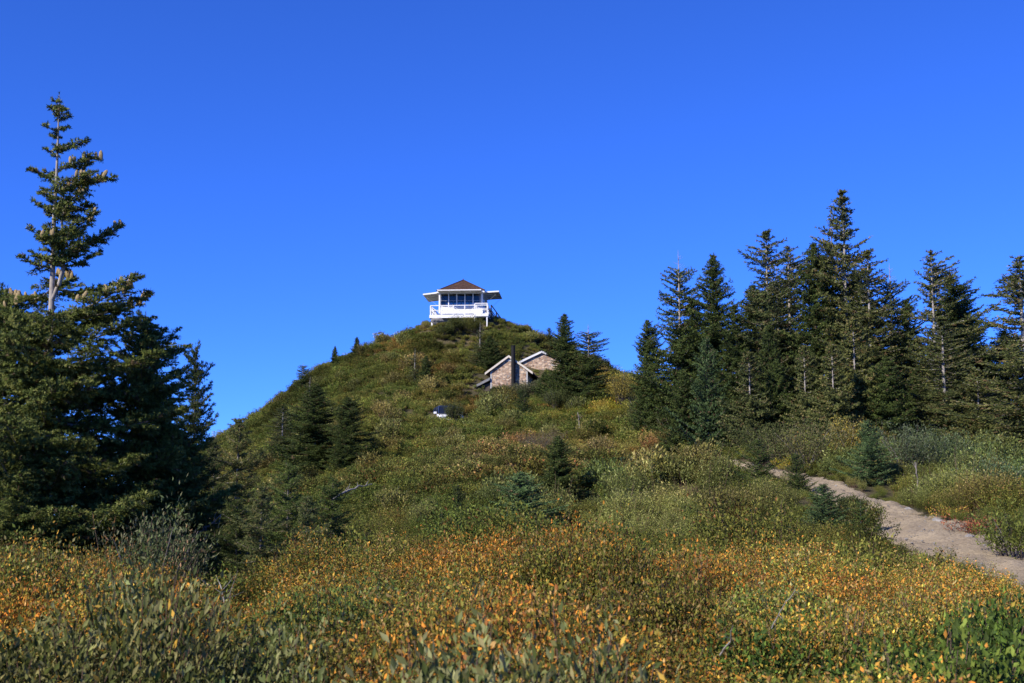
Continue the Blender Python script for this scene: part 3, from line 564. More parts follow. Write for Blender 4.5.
var('bushy', seed=110, H=3, Rb=1.25, prof=.7, ws=.16, nw=7, rag=.28, sec=.07, nl=.055, nwid=.02, nd=60, e_bot=0, base=.02)
var('open', seed=111, H=3, Rb=1.35, prof=.85, ws=.25, nw=6, rag=.3, sec=.075, nl=.05, nwid=.018, nd=80, ter=True, e_bot=5, base=.08, cols=[(.055, .086, .022, 3), (.080, .115, .030, 2), (.034, .056, .016, 2)], top_sparse=.25)
var('mid_left', seed=112, H=5, Rb=1.35, prof=.7, ws=.22, nw=7, rag=.35, sec=.09, nl=.05, nwid=.014, nd=60, ter=True, brown=.07, cols=pale)
var('mid_dark', seed=113, H=5, Rb=1.5, prof=.65, ws=.22, nw=7, rag=.25, sec=.09, nl=.05, nwid=.014, nd=60, ter=True)
_cache = {}
def fir(variant, px, top, x=None, d=None, base=None, wpx=None, label='', group=None, name='fir_tree', tint=(1, 1, 1), rz=None, veg=.3, cat='fir tree', sink=.1):
    """px/top: where the tip is in the photo; base row or distance d; wpx: half width in pixels near the foot"""
    if variant not in _cache: _cache[variant] = fir_mesh(**VAR[variant])
    tm, cm, H = _cache[variant]
    if d is None: _, d = hit(px if x is None else x, base, veg)
    tip = P(px, top, d); bx = tip[0] if x is None else P(x, top, d)[0]; gz = g1(bx, d) - sink; h = tip[2] - gz
    kw = VAR[variant]; s = h / H; sw = s if wpx is None else (wpx / FPX * d) / kw['Rb']
    sw = min(max(sw, .45 * s), 2.2 * s)
    o = empty(name, (bx, d, gz), 0); o.empty_display_size = 1
    lean = math.atan2(tip[0] - bx, h); ang = (random.uniform(-.35, .35) if kw.get('trunk_bare') or kw.get('side') else random.uniform(0, 6.28)) if rz is None else rz
    o.rotation_euler = (0, lean, ang) if abs(lean) < 1e-4 else (0, lean, 0); o.scale = (sw, sw, s)
    for nm, m_ in (('trunk', tm), ('crown', cm)):
        c = bpy.data.objects.new(nm, m_); c.color = (*[.98 * q for q in tint], 1); link(c, o)
        if abs(lean) >= 1e-4: c.rotation_euler = (0, 0, ang)
    return tag(o, label, cat, group)
random.seed(4)
GR = 'firs of the stand beside the path'; GL = 'firs around the big foreground fir'; GH = 'firs scattered over the hillside'; GP = 'small firs along the path'; GC = 'firs beside the stone cabin'
V_ = lambda b, r=0: (1 + 1.7 * b + r, 1 + 1.7 * b, 1 + 1.7 * b - r)  # per-tree tint: own tone, plus shadow between the stand's firs put into colour
for a in [
    # back row of the stand
    ('dense2', 647, 320, 74, 20, 'short bushy fir at the left end of the stand, apart from the taller ones', V_(.05)),
    ('deadtop', 678, 250, 72, 27, 'slim fir ending in a long bare dead leader, second from the stand\'s left end', V_(.0)),
    ('dense', 713, 255, 71, 30, 'dense fir with rounded top just right of the bare dead leader', V_(-.05)),
    ('spire2', 765, 231, 69, 36, 'tall fir with green pointed tip and pale upper trunk beside a ragged companion', V_(0)),
    ('ragged', 788, 246, 72, 38, 'ragged fir with bare branches reaching right behind the pointed tall fir', V_(.05, .1)),
    ('dense2', 813, 243, 67, 34, 'broad dense dark fir directly left of the tallest tree', V_(-.1)),
    ('spire', 842, 190, 66, 36, 'tallest fir of the stand with brownish cone laden top', V_(.1, .12)),
    ('snagtop', 830, 208, 68, 18, 'thin fir top with pale bare trunk close against the tallest fir', V_(.1, .1)),
    ('spire2', 866, 250, 64, 34, 'fir with cone laden tip and pale trunk just right of the tallest', V_(.02, .1)),
    ('deadtop', 889, 263, 68, 27, 'narrow fir with bare pale top between the tallest and the right hand giant', V_(-.02)),
    ('dense', 905, 300, 72, 26, 'dark fir filling the gap behind the narrow bare topped fir', V_(-.2)),
    ('ragged', 931, 250, 63, 38, 'tall fir with long pale exposed trunk and full right side', V_(.08, .1)),
    ('dense2', 950, 275, 66, 36, 'heavy dark fir leaning on the right side of the exposed pale trunk', V_(-.05)),
    ('spire', 941, 318, 58, 36, 'fir in front with white trunk streak down to its low bare limbs', V_(.05, .05)),
    ('dense', 984, 345, 66, 28, 'low dark fir in the gap before the stand\'s right hand edge tree', V_(-.25)),
    ('ragged', 1020, 256, 50, 58, 'large fir cut by the right hand border with bright ragged branch tips', V_(.1, .1)),
    ('dense2', 1062, 300, 60, 40, 'dark fir mostly beyond the right hand border', V_(-.1)),
    ('dense', 692, 300, 76, 26, 'dark fir between the bare dead leader and the rounded top fir, set back', V_(-.12)),
    ('dense2', 752, 285, 76, 30, 'dark set back fir left of the pointed tall fir', V_(-.15)),
    ('deadtop', 776, 262, 75, 28, 'set back fir with a faint bare tip between the pointed fir and its ragged companion', V_(-.1)),
    ('dense', 855, 270, 74, 34, 'set back dark fir filling behind the cone laden fir and the tallest', V_(-.18)),
    ('dense2', 962, 310, 72, 30, 'set back dark fir right of the heavy dark fir', V_(-.15)),
    ('dense2', 1003, 330, 68, 34, 'set back dark fir beside the large fir at the right hand border', V_(-.2)),
    # front row
    ('bluish', 706, 338, 62, 30, 'blue green fir with tiered branches in front of the stand\'s left part', V_(.05)),
    ('young', 683, 372, 63, 24, 'low dark fir at the foot of the fir with the dead leader', V_(-.05)),
    ('dense', 735, 305, 68, 26, 'slim dark fir between the rounded top fir and the pointed tall one', V_(-.1)),
    ('young_pale', 749, 352, 60, 32, 'mid sized olive fir in front of the pointed tall fir', V_(.05, .05)),
    ('young', 769, 326, 65, 28, 'dark fir half hidden behind the mid sized olive fir', V_(-.15)),
    ('young', 777, 360, 61, 24, 'small narrow fir right of the mid sized olive fir', V_(0)),
    ('young_pale', 804, 346, 59, 26, 'light green fir with thin pale trunk in front of the broad dark fir', V_(.15, .1)),
    ('young_pale', 853, 318, 58, 36, 'tall yellowish fir with dead grey twigs below the tallest tree', V_(.25, .2)),
    ('young_pale', 832, 345, 56, 30, 'pale brownish fir left of the yellowish dead twigged fir', V_(.2, .15)),
    ('young', 886, 357, 57, 38, 'broad deep green fir filling the lower middle of the stand\'s right part', V_(-.02)),
    ('young', 915, 372, 60, 30, 'dark green fir behind the broad deep green one', V_(-.2)),
    ('young_pale', 977, 370, 54, 34, 'brownish green fir with drooping tiers near the right hand edge', V_(.05, .15)),
    ('young', 1000, 400, 56, 26, 'small dark fir under the large fir at the right hand border', V_(-.1))]:
    fir(a[0], a[1], a[2], d=a[3], wpx=a[4] * (1.28 if 'bluish' not in a[0] and 'young' not in a[0] else .95), label=a[5], tint=a[6], group=GR)
for a in [
    ('bluish', 867, 420, 478, 27, 'blue green open fir standing on the far edge of the wide path', V_(.1), .2),
    ('bushy', 758, 438, 484, 25, 'dark small fir where the path disappears behind bushes', V_(-.05), .3),
    ('bushy', 796, 452, 486, 17, 'tiny fir leaning right of the dark small path fir', V_(-.1), .3),
    ('bluish', 823, 484, 540, 32, 'small open fir on the near side of the path with visible thin trunk', V_(.0), .15),
    ('bushy', 731, 476, 495, 28, 'low spreading dark fir left of the path bend', V_(-.1), .3),
    ('open', 860, 500, 540, 16, 'wispy fir sapling beside the small open fir', V_(-.1), .2)]:
    fir(a[0], a[1], a[2], base=a[3], wpx=a[4], label=a[5], tint=tuple(1.25 * c for c in a[6]), group=GP, veg=a[7])
for a in [
    ('young', 558, 436, 492, 24, 'dark conical fir alone in the middle of the slope'),
    ('bluish', 521, 472, 540, 50, 'wide low blue green fir just above the orange thicket', .45),
    ('bushy', 458, 484, 512, 12, 'tiny fir hidden among shrubs left of the wide low blue green fir'),
    ('young', 357, 337, 352, 6, 'tiny fir on the left skyline nearest to the lookout'),
    ('young', 335, 346, 362, 5, 'tiniest fir on the left skyline'),
    ('deadtop', 303, 362, 392, 10, 'thin dead topped fir on the left skyline'),
    ('snagtop', 310, 376, 410, 9, 'pale half dead fir just below the left skyline'),
    ('dense', 316, 384, 474, 38, 'large dark fir with low spreading tiers on the left slope'),
    ('dense2', 347, 397, 466, 26, 'dark fir against the right side of the large dark slope fir'),
    ('spire', 283, 405, 458, 20, 'slim fir with greyish trunk left of the large dark slope fir'),
    ('snagtop', 415, 348, 384, 9, 'pale grey thin fir on the upper left of the cone'),
    ('young', 426, 356, 386, 11, 'small dark fir beside the pale grey thin fir'),
    ('snagtop', 480, 322, 366, 12, 'pale barked thin fir right below the lookout'),
    ('young', 490, 336, 368, 16, 'low spreading fir right of the thin pale fir below the lookout')]:
    fir(a[0], a[1], a[2], base=a[3], wpx=a[4], label=a[5], group=GH, tint=V_(random.uniform(-.1, .1) if len(a) < 7 else a[6]), veg=.45)
for a in [
    ('dense', 565, 314, 399, 24, 'taller dark fir right of the stone cabin with pale trunk at its tip'),
    ('deadtop', 588, 324, 400, 27, 'dark fir with grey bare top touching the skyline behind the cabin'),
    ('bushy', 549, 327, 346, 7, 'tiny skyline fir behind the stone cabin'),
    ('bushy', 522, 388, 415, 13, 'small round fir in front of the stone cabin'),
    ('young', 545, 372, 396, 14, 'young fir at the foot of the taller cabin fir')]:
    fir(a[0], a[1], a[2], base=a[3], wpx=a[4], label=a[5], group=GC, tint=V_(random.uniform(-.08, .05)), veg=.5)

# foreground firs, left
FG = [(.080, .105, .022, 3), (.12, .145, .032, 3), (.045, .064, .018, 2), (.19, .20, .055, 1.8)]
VAR['main'] = dict(seed=201, H=8.2, Rb=2.35, ws=.22, nw=7, sec=.085, ter=True, nl=.044, nwid=.014, nd=140, trunk_bare=.42, Lcap=1.08, prof=.85, side=(0, .18), top_sparse=.42, e_top=42, tip=.22, e_bot=-8, up=.28, rag=.34, cols=FG, brown=.05, base=.05, trunk_r=.012, mat='paletrunk', fork=(5.0, 1.75, .17, .02, .75))
VAR['comp'] = dict(seed=202, H=6, Rb=1.8, ws=.20, nw=8, sec=.085, ter=True, nl=.044, nwid=.014, nd=120, prof=.5, rag=.3, cols=FG, brown=.03, base=.03)
fir('main', 58, 95, x=66, d=20, wpx=138, label='big foreground fir with cone laden forked top rising over the treetops', group=GL, sink=.1, rz=0)
for v_, px_, top_, x_, d_, w_, lb, tn in [
    ('comp', 146, 316, 148, 21.5, 74, 'broad dense fir crowded against the big foreground fir', V_(.12)),
    ('comp', 8, 290, 5, 22, 70, 'dark fir at the left hand border beside the big fir', V_(0)),
    ('mid_dark', 196, 347, 200, 27, 38, 'narrow fir with a thin tip against the sky right of the broad dense fir', V_(-.1)),
    ('comp', 175, 425, 175, 22.5, 60, 'low wide dark fir at the foot of the broad dense fir', V_(-.15)),
    ('comp', 30, 420, 30, 18.5, 60, 'low fir under the left hand border fir, lit on its left', V_(.05)),
    ('mid_left', 240, 418, 236, 30, 40, 'sparse brownish fir with hanging dead twigs before the hill', V_(.3, .15)),
    ('mid_left', 262, 486, 262, 18.5, 40, 'small cone bearing fir right of the sparse brownish fir', V_(.25, .05)),
    ('mid_dark', 288, 464, 290, 20.5, 40, 'green fir with a long thin leader below the large dark slope fir', V_(.35)),
    ('mid_dark', 333, 478, 331, 21.5, 38, 'low fir with yellow leader beside the fallen bleached log', V_(.3)),
    ('mid_left', 308, 496, 308, 18.5, 38, 'small bushy fir between the two thin leader firs', V_(.25)),
    ('mid_dark', 238, 500, 238, 19.5, 40, 'low dark fir above the hollow in the thicket', V_(-.05)),
    ('mid_left', 215, 440, 215, 34, 34, 'grey green fir behind the sparse brownish fir', V_(-.05))]:
    fir(v_, px_, top_, x=x_, d=d_, wpx=w_, label=lb, group=GL, tint=tn, sink=.15)

# cones of the big fir: each one a part
main = [o for o in COL.objects if o.get('label', '').startswith('big foreground fir')][0]
bpy.context.view_layer.update()
crown_me = [c for c in main.children if c.name.startswith('crown')][0].data
nv = len(crown_me.vertices); co = np.zeros(nv * 3, np.float32); crown_me.vertices.foreach_get('co', co); co = co.reshape(-1, 3)[::4]
rc = np.random.RandomState(31); rad = np.hypot(co[:, 0], co[:, 1])
ok = np.where((co[:, 2] > 4.9) & (co[:, 2] < 7.4) & (rad > .25))[0]; 
cen = rc.choice(ok[rad[ok] > .22 * (8.4 - co[ok, 2])], 32, replace=False); pickc = []
for c_ in cen:
    nb = ok[np.linalg.norm(co[ok] - co[c_], axis=1) < .22]; pickc += list(rc.choice(nb, min(3, len(nb)), replace=False))
pickc = pickc[:99]
prof = [(0, -.045), (.016, -.04), (.022, -.015), (.022, .015), (.017, .035), (.009, .05), (0, .055)]
cv, cf = [], []
for j, (r_, z_) in enumerate(prof):
    for i in range(8): cv.append((r_ * (1 + .12 * (i % 2)) * math.cos(i * math.pi / 4), r_ * (1 + .12 * (i % 2)) * math.sin(i * math.pi / 4), z_))
for j in range(len(prof) - 1):
    for i in range(8): cf.append((j * 8 + i, j * 8 + (i + 1) % 8, (j + 1) * 8 + (i + 1) % 8, (j + 1) * 8 + i))
cone_me = bpy.data.meshes.new('cone'); cone_me.from_pydata(cv, [], cf); cone_me.materials.append(M['rivet'])
for i in pickc:
    c = bpy.data.objects.new('cone', cone_me); link(c, main); c.location = co[i] + np.array([0, 0, .05]); s = rc.uniform(1.1, 1.7); c.scale = (s, s, s); c.rotation_euler = (rc.randn() * .25, rc.randn() * .25, 0)

# ------------------------------------------------------------------ single bushes, snags, logs, stones
def bush(px, row, h, w, pal, label, leaf=.065, aspect=.5, n=320, per=18, seed=1, erect=.5, d=None, spike=.1, cat='bush', tint=(1, 1, 1), veg=.3, group=None):
    x, y = hit(px, row, veg) if d is None else (P(px, row, d)[0], d)
    o = empty('shrub', (x, y, g1(x, y) - .05))
    me = shrub_mesh('foliage', seed, h, w, n, per, leaf, aspect, pal, erect, mat='leaf', spike=spike)
    c = link(bpy.data.objects.new('foliage', me), o); c.color = (*tint, 1)
    rq = np.random.RandomState(seed + 500); ps, rd = [], []
    for i in range(9):
        a = rq.uniform(0, 6.28); e = np.array([math.cos(a) * w * .3, math.sin(a) * w * .3, h * rq.uniform(.55, .9)]); ps.append(np.array([[0, 0, 0], e * [.35, .35, .5], e])); rd.append(np.array([.016, .010, .004]) * (.5 + h * .3))
    v2, f2 = tubes(ps, rd, 5); link(bpy.data.objects.new('stem', mesh_np('stem', v2, [f2], [M['bark']], smooth=True)), o)
    return tag(o, label, cat, group)
WIL = [(.10, .13, .06, 3), (.15, .17, .10, 2), (.06, .08, .03, 2)]; YEL = [(.32, .25, .05, 3), (.20, .17, .05, 2), (.12, .13, .04, 1)]; OLV = [(.07, .085, .025, 3), (.10, .11, .035, 2), (.045, .06, .02, 2)]
bush(150, 560, 1.75, 1.9, [(.10, .13, .05, 3), (.16, .16, .08, 2), (.06, .08, .03, 2), (.28, .17, .09, .6)], 'tall upright shrub with grey green spiky stems before the dark firs', leaf=.055, aspect=.30, n=190, per=44, seed=301, erect=1.2, d=15.5, spike=.14)
bush(113, 560, 1.45, 1.2, [(.10, .13, .05, 3), (.16, .16, .08, 2), (.30, .16, .05, 1)], 'smaller spiky shrub on the left flank of the tall upright shrub', leaf=.055, aspect=.30, n=120, per=44, seed=302, erect=1.2, d=15.8, spike=.14)
bush(621, 404, 3.0, 3.4, YEL, 'yellow leaved bush on the skyline saddle right of the cabin', seed=303, leaf=.09)
bush(645, 434, 3.0, 3.6, OLV, 'rounded olive bush at the left foot of the fir stand', seed=304, leaf=.08)
bush(672, 440, 2.4, 3.0, OLV, 'reddish stemmed olive bush below the fir with the dead leader', seed=305, leaf=.08)
bush(850, 458, 1.9, 2.0, YEL, 'yellow shrub left of the blue green fir on the path', seed=306, leaf=.07)
bush(806, 465, 2.0, 3.6, [(.13, .12, .05, 2), (.10, .115, .035, 3), (.17, .14, .07, .6)], 'brownish olive bush between the path firs and the stand', seed=307, leaf=.07)
bush(770, 458, 1.8, 3.0, OLV, 'olive bush behind the dark small path fir', seed=308, leaf=.07)
bush(905, 470, 1.9, 3.0, WIL, 'pale willow bush beside the blue green path fir', seed=309, leaf=.075, aspect=.35)
bush(945, 478, 2.0, 3.4, WIL, 'pale willow bush in the middle of the bank over the path', seed=310, leaf=.075, aspect=.35, tint=(.85, .95, .8))
bush(1000, 500, 1.8, 3.4, WIL, 'large willow bush with light leaf tips near the right hand border', seed=311, leaf=.075, aspect=.35, tint=(.9, 1.05, .9))
bush(1014, 545, 1.0, 1.6, [(.13, .15, .03, 3), (.09, .11, .025, 2)], 'low yellow green bush at the path edge by the right hand border', seed=312, leaf=.06, n=140)
bush(975, 532, .45, 1.3, [(.32, .12, .06, 3), (.22, .08, .04, 2), (.12, .1, .03, 1)], 'low rust red shrub on the outer edge of the path', seed=313, leaf=.05, n=140, per=12, veg=.1)
bush(948, 518, .45, 1.1, [(.40, .28, .05, 2), (.13, .15, .03, 2), (.28, .12, .05, 1)], 'low yellow and red shrub behind the rust red one', seed=314, leaf=.05, n=120, per=12, veg=.1)
bush(733, 524, .6, 1.0, [(.28, .07, .03, 3), (.18, .06, .03, 2), (.08, .08, .02, 1)], 'small deep red shrub near the low spreading fir', seed=315, leaf=.05, n=110, per=12)
bush(537, 400, 1.6, 2.4, [(.13, .13, .07, 3), (.09, .10, .04, 2)], 'grey olive bush against the right wall of the stone cabin', seed=316, leaf=.08, d=105.5)
bush(556, 408, 1.8, 3.0, OLV, 'olive bush below the taller cabin fir', seed=317, leaf=.08)

bush(540, 448, 1.3, 3.0, [(.17, .13, .09, 3), (.11, .10, .05, 2)], 'grey brown leafless looking bush above the conical fir', seed=319, leaf=.06, aspect=.3)
bush(456, 330, 1.55, 2.8, [(.07, .085, .022, 3), (.10, .11, .03, 2)], 'dark green bush just beneath the lookout', seed=320, leaf=.08, d=119.6)
bush(477, 330, 1.55, 2.6, [(.09, .10, .025, 3), (.12, .12, .03, 2)], 'olive bush beneath the stair end of the lookout', seed=322, leaf=.08, d=119.4)
bush(444, 333, 1.1, 2.4, [(.07, .085, .022, 3), (.10, .11, .03, 2)], 'dark green bush below the left corner of the lookout', seed=321, leaf=.08)

def stick(name, pts3, radii, label, cat, twigs=6, seed=1, mat='dead', tl=.5):
    pts3 = np.array(pts3, float); o0 = pts3[0].copy(); p = pts3 - o0; rq = np.random.RandomState(seed); tt = np.linspace(0, 1, 10); src = np.linspace(0, 1, len(p))
    q = np.stack([np.interp(tt, src, p[:, k]) for k in range(3)], 1); q[1:-1] += rq.randn(8, 3) * .012 * np.linalg.norm(p[-1]); ps = [q]; rd = [np.interp(tt, [0, 1], radii)]
    for i in range(twigs):
        s = rq.uniform(.25, .95); b_ = np.array([np.interp(s, tt, q[:, k]) for k in range(3)]); dr = nrm(rq.randn(3) + nrm(p[-1]) * .8 + [0, 0, .3]); l = tl * rq.uniform(.4, 1); ps.append(np.array([b_, b_ + dr * l * .5 + rq.randn(3) * .03 * l, b_ + dr * l])); rd.append(np.array([.35, .22, .08]) * radii[0])
    V, F_ = tubes(ps, rd, 6); o = link(bpy.data.objects.new(name, mesh_np(name, V, [F_], [M[mat]], smooth=True))); o.location = o0; return tag(o, label, cat)
a, b_ = hit(333, 505, .3); g_ = g1(a, b_); a2 = P(372, 484, b_ + 2)
stick('fallen_log', [(a, b_, g_ + .5), ((a + a2[0]) / 2, b_ + 1, (g_ + .5 + a2[2]) / 2 + .15), a2], (.055, .022), 'bleached fallen tree lying across the shrubs right of the firs', 'log', 4, 5, tl=.35)
z0 = P(228, 628, 11.5); stick('dead_branch', [z0, P(224, 600, 11.4), P(219, 582, 11.5)], (.010, .004), 'bleached dead branch with curved twigs in the dark hollow of the thicket', 'dead branch', 9, 6, tl=.35)
stick('dead_branch', [P(243, 565, 22.2), P(250, 545, 22), P(257, 528, 22)], (.026, .010), 'straight pale dead stick leaning before the low dark fir', 'dead branch', 2, 7, tl=.3)
stick('dead_branch', [P(200, 532, 21), P(212, 524, 20.6), P(222, 514, 20.5)], (.018, .006), 'thin pale dead branch sticking out of the dark firs', 'dead branch', 4, 8, tl=.3)
stick('dead_branch', [P(238, 520, 23), P(240, 516, 22.6), P(262, 505, 22.4)], (.018, .006), 'forked grey dead branch above the straight pale stick', 'dead branch', 4, 9, tl=.4)
x_, y_ = hit(580, 434, .2); stick('snag', [(x_, y_, g1(x_, y_)), P(579, 421, y_), P(578, 412, y_)], (.05, .025), 'short thin grey snag standing below the cabin firs', 'snag', 7, 10, tl=.45, mat='bark')
x_, y_ = hit(917, 500, .1); stick('snag', [(x_, y_, g1(x_, y_)), P(918, 480, y_), P(915, 462, y_)], (.035, .015), 'crooked grey snag in the willow bank over the path', 'snag', 4, 11, tl=.3, mat='bark')
stick('dead_branch', [P(720, 655, 7.4), P(730, 640, 7.3), P(733, 625, 7.2)], (.005, .002), 'grey twig poking from the thicket below the path', 'dead branch', 2, 12, tl=.15)
stick('dead_branch', [P(772, 628, 8.2), P(781, 610, 8.1), P(796, 588, 8)], (.005, .002), 'long bare twig poking from the thicket near the small open fir', 'dead branch', 2, 13, tl=.15)
for px_, row_, s_, lb, sd in [(438, 322, 1.1, 'pale boulder under the left corner of the lookout', 1), (908, 509, .22, 'grey stone on the outer path edge, furthest from the rust red shrub', 2), (938, 520, .26, 'largest grey stone on the outer path edge', 3), (970, 536, .18, 'small pale stone lying in the rust red shrub', 4), (575, 410, .8, 'lichen grey rock among the shrubs below the cabin firs', 5), (515, 424, .6, 'flat grey rock below the small round cabin fir', 7)]:
    if px_ == 438: x_, y_ = P(px_, row_, 122)[0], 121.6
    else: x_, y_ = hit(px_, row_, .1)
    o = link(bpy.data.objects.new('rock', rock_mesh('rock', 90 + sd, 3))); o.location = (x_, y_, g1(x_, y_) + .12 * s_ + (.25 if s_ > .5 else 0)); o.scale = (s_ * 1.2, s_, s_ * .8); o.rotation_euler = (0, 0, sd); tag(o, lb, 'rock', 'rocks on the slope')
bush(454, 414, 1.9, 1.7, OLV, 'round olive bush hiding one side of the parked white car', seed=330, leaf=.07, d=93.0)

bush(500, 402, 1.3, 2.2, OLV, 'olive bush against the foot of the cabin gable', seed=340, leaf=.08, d=104.6)
bush(518, 402, 1.9, 2.2, [(.13, .13, .07, 3), (.09, .10, .04, 2)], 'grey olive bush covering the foot of the stovepipe', seed=341, leaf=.08, d=104.4)
bush(862, 520, .8, 1.3, [(.10, .12, .03, 3), (.15, .15, .04, 2), (.2, .12, .04, .5)], 'rounded shrub overhanging the near edge of the path beside the small open fir', seed=342, leaf=.045, d=29.5)
bush(850, 505, .6, 1.0, OLV, 'low olive shrub on the near path edge below the blue green path fir', seed=343, leaf=.045, d=33.0)
# red marker
x_, y_ = hit(661, 440, .1); g_ = g1(x_, y_); mk = MB(); mk.box(-.035, .035, -.012, .012, 0, 1.5); o = mk.build('trail_marker', M['redplastic'], None, .005); o.location = (x_, y_ , g_); tag(o, 'thin red marker stake at the foot of the fir with the dead leader', 'marker stake')

# ------------------------------------------------------------------ fire lookout
root = empty('fire_lookout', (LK[0], LK[1] , 0), R(-3.9)); tag(root, 'white fire lookout cabin with raised shutters on the summit', 'fire lookout')
zd = P(461, 314.8, 121.5)[2]     # deck level
root.location.z = zd; hw = 2.1
mb = MB(); mb.box(-2.9, 2.75, -2.95, 2.95, -.12, 0); deck = mb.build('catwalk_deck', M['white'], root, .01)
mb = MB(); mb.box(-2.94, 2.79, -2.99, -2.952, -.28, .02); mb.box(-2.94, 2.79, 2.952, 2.99, -.28, .02); mb.box(-2.94, -2.902, -2.95, 2.95, -.28, .02); mb.box(2.752, 2.79, -2.95, 2.95, -.28, .02); mb.build('deck_skirt', M['white'], root)
mb = MB(); mb.box(-2.5, 1.6, -2.5, 2.3, -2.2, -.125); mb.build('foundation', M['stone'], root)
for sx in (-2.7, 2.6):
    for sy in (-2.8, 0, 2.8):
        mb = MB(); mb.box(sx - .07, sx + .07, sy - .07, sy + .07, -2.2 if sx < 0 else -2.8, -.125); mb.build('post', M['white'], root, .008)
# walls: clapboards
mb = MB()
for k in range(6):
    z0, z1 = .0 + k * .147, .147 + k * .147 - .004; t0 = .012
    for a in range(4):
        c, s = round(math.cos(a * math.pi / 2)), round(math.sin(a * math.pi / 2))
        prof = [(-hw, -hw - t0, z0), (hw, -hw - t0, z0), (hw, -hw, z1), (-hw, -hw, z1), (-hw, -hw + .08, z0), (hw, -hw + .08, z0), (hw, -hw + .08, z1), (-hw, -hw + .08, z1)]
        mb.poly([(x * c - y * s, x * s + y * c, z) for x, y, z in prof], [(0, 1, 2, 3), (5, 4, 7, 6), (1, 5, 6, 2), (4, 0, 3, 7), (3, 2, 6, 7), (4, 5, 1, 0)])
mb.build('wall', M['white'], root)
mb = MB()
for sx in (-1, 1):
    for sy in (-1, 1): mb.box(sx * (hw - .03) - .075, sx * (hw - .03) + .075, sy * (hw - .03) - .075, sy * (hw - .03) + .075, 0, 2.28)
mb.build('corner_post', M['white'], root, .008)
mb = MB(); mb.box(-hw + .1, hw - .1, -hw + .1, hw - .1, 2.20, 2.27); mb.build('ceiling', M['darkwood'], root)
mb = MB(); mb.box(-hw + .1, hw - .1, -hw + .1, hw - .1, .01, .04); mb.build('floor', M['darkwood'], root)
# windows: five to a side
for a in range(4):
    for k in range(5):
        w = (2 * hw - .24) / 5; x0 = -hw + .12 + k * w
        e = MB(); y0 = -hw + .01
        e.box(x0, x0 + .045, y0, y0 + .05, .90, 2.25); e.box(x0 + w - .045, x0 + w, y0, y0 + .05, .90, 2.25); e.box(x0 + .045, x0 + w - .045, y0, y0 + .05, .90, .96); e.box(x0 + .045, x0 + w - .045, y0, y0 + .05, 2.20, 2.25)
        e.box(x0 + .045, x0 + w - .045, y0 + .016, y0 + .034, 1.535, 1.545)
        f_ = e.build('window', M['white'], root); f_.rotation_euler.z = a * math.pi / 2
        g_ = MB(); g_.box(x0 + .045, x0 + w - .045, y0 + .022, y0 + .028, .96, 2.20); g_.build('pane', M['glass'], f_)
# fascia, roof
mb = MB(); mb.box(-2.32, 2.32, -2.32, 2.32, 2.28, 2.46); mb.build('fascia', M['white'], root, .01)
mb = MB(); e_ = 2.36; ap = (0, 0, 3.95)
mb.poly([(-e_, -e_, 2.463), (e_, -e_, 2.463), (e_, e_, 2.463), (-e_, e_, 2.463), (-e_, -e_, 2.50), (e_, -e_, 2.50), (e_, e_, 2.50), (-e_, e_, 2.50), ap], [(3, 2, 1, 0), (0, 1, 5, 4), (1, 2, 6, 5), (2, 3, 7, 6), (3, 0, 4, 7), (4, 5, 8), (5, 6, 8), (6, 7, 8), (7, 4, 8)])
rf = mb.build('roof', M['shingle'], root, uv=True)
for sx, sy in ((-1, -1), (1, -1), (1, 1), (-1, 1)):
    mb = MB(); mb.bar((sx * e_, sy * e_, 2.515), (0, 0, 3.97), .14, .03); mb.build('ridge_cap', M['shingle'], rf, uv=True)
mb = MB(); mb.cyl((0, 0, 3.92), .05, .2, r2=.015); mb.build('finial', M['darkwood'], rf)
# shutters, propped out level on all four sides
for a, tilt in ((0, .02), (1, -.05), (2, 0), (3, .12)):
    e = MB(); L_ = 1.35; y1 = -hw - .23; y0 = y1 - L_; z0 = 2.31
    dz = -tilt * L_
    e.poly([(-2.05, y1, z0), (2.05, y1, z0), (2.05, y0, z0 + dz), (-2.05, y0, z0 + dz), (-2.05, y1, z0 + .05), (2.05, y1, z0 + .05), (2.05, y0, z0 + dz + .05), (-2.05, y0, z0 + dz + .05)], [(0, 1, 2, 3), (4, 7, 6, 5), (0, 4, 5, 1), (1, 5, 6, 2), (2, 6, 7, 3), (3, 7, 4, 0)])
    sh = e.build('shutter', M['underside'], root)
    f_ = MB()
    f_.bar((-2.08, y0, z0 + dz + .02), (2.08, y0, z0 + dz + .02), .04, .09); f_.bar((-2.08, y1 + .02, z0 + .03), (-2.08, y0 - .02, z0 + dz + .03), .04, .13); f_.bar((2.08, y1 + .02, z0 + .03), (2.08, y0 - .02, z0 + dz + .03), .04, .13)
    for xx in (-1.0, 0, 1.0): f_.bar((xx, y1, z0 - .03), (xx, y0 + .03, z0 + dz - .03), .05, .05)
    f_.build('shutter_frame', M['white'], sh)
    for xx in (-1.9, 1.9):
        b2 = MB(); b2.bar((xx, -hw - .03, 1.0 if a else 1.05), (xx, y0 + .12, z0 + dz - .07), .016); b2.build('brace', M['grey'], sh)
    b2 = MB(); b2.cyl((-.8, y1 - .15, z0 + .05), .035, .14); b2.cyl((.9, y1 - .15, z0 + .05), .035, .14); b2.build('shutter_bracket', M['white'], sh)
    sh.rotation_euler.z = a * math.pi / 2
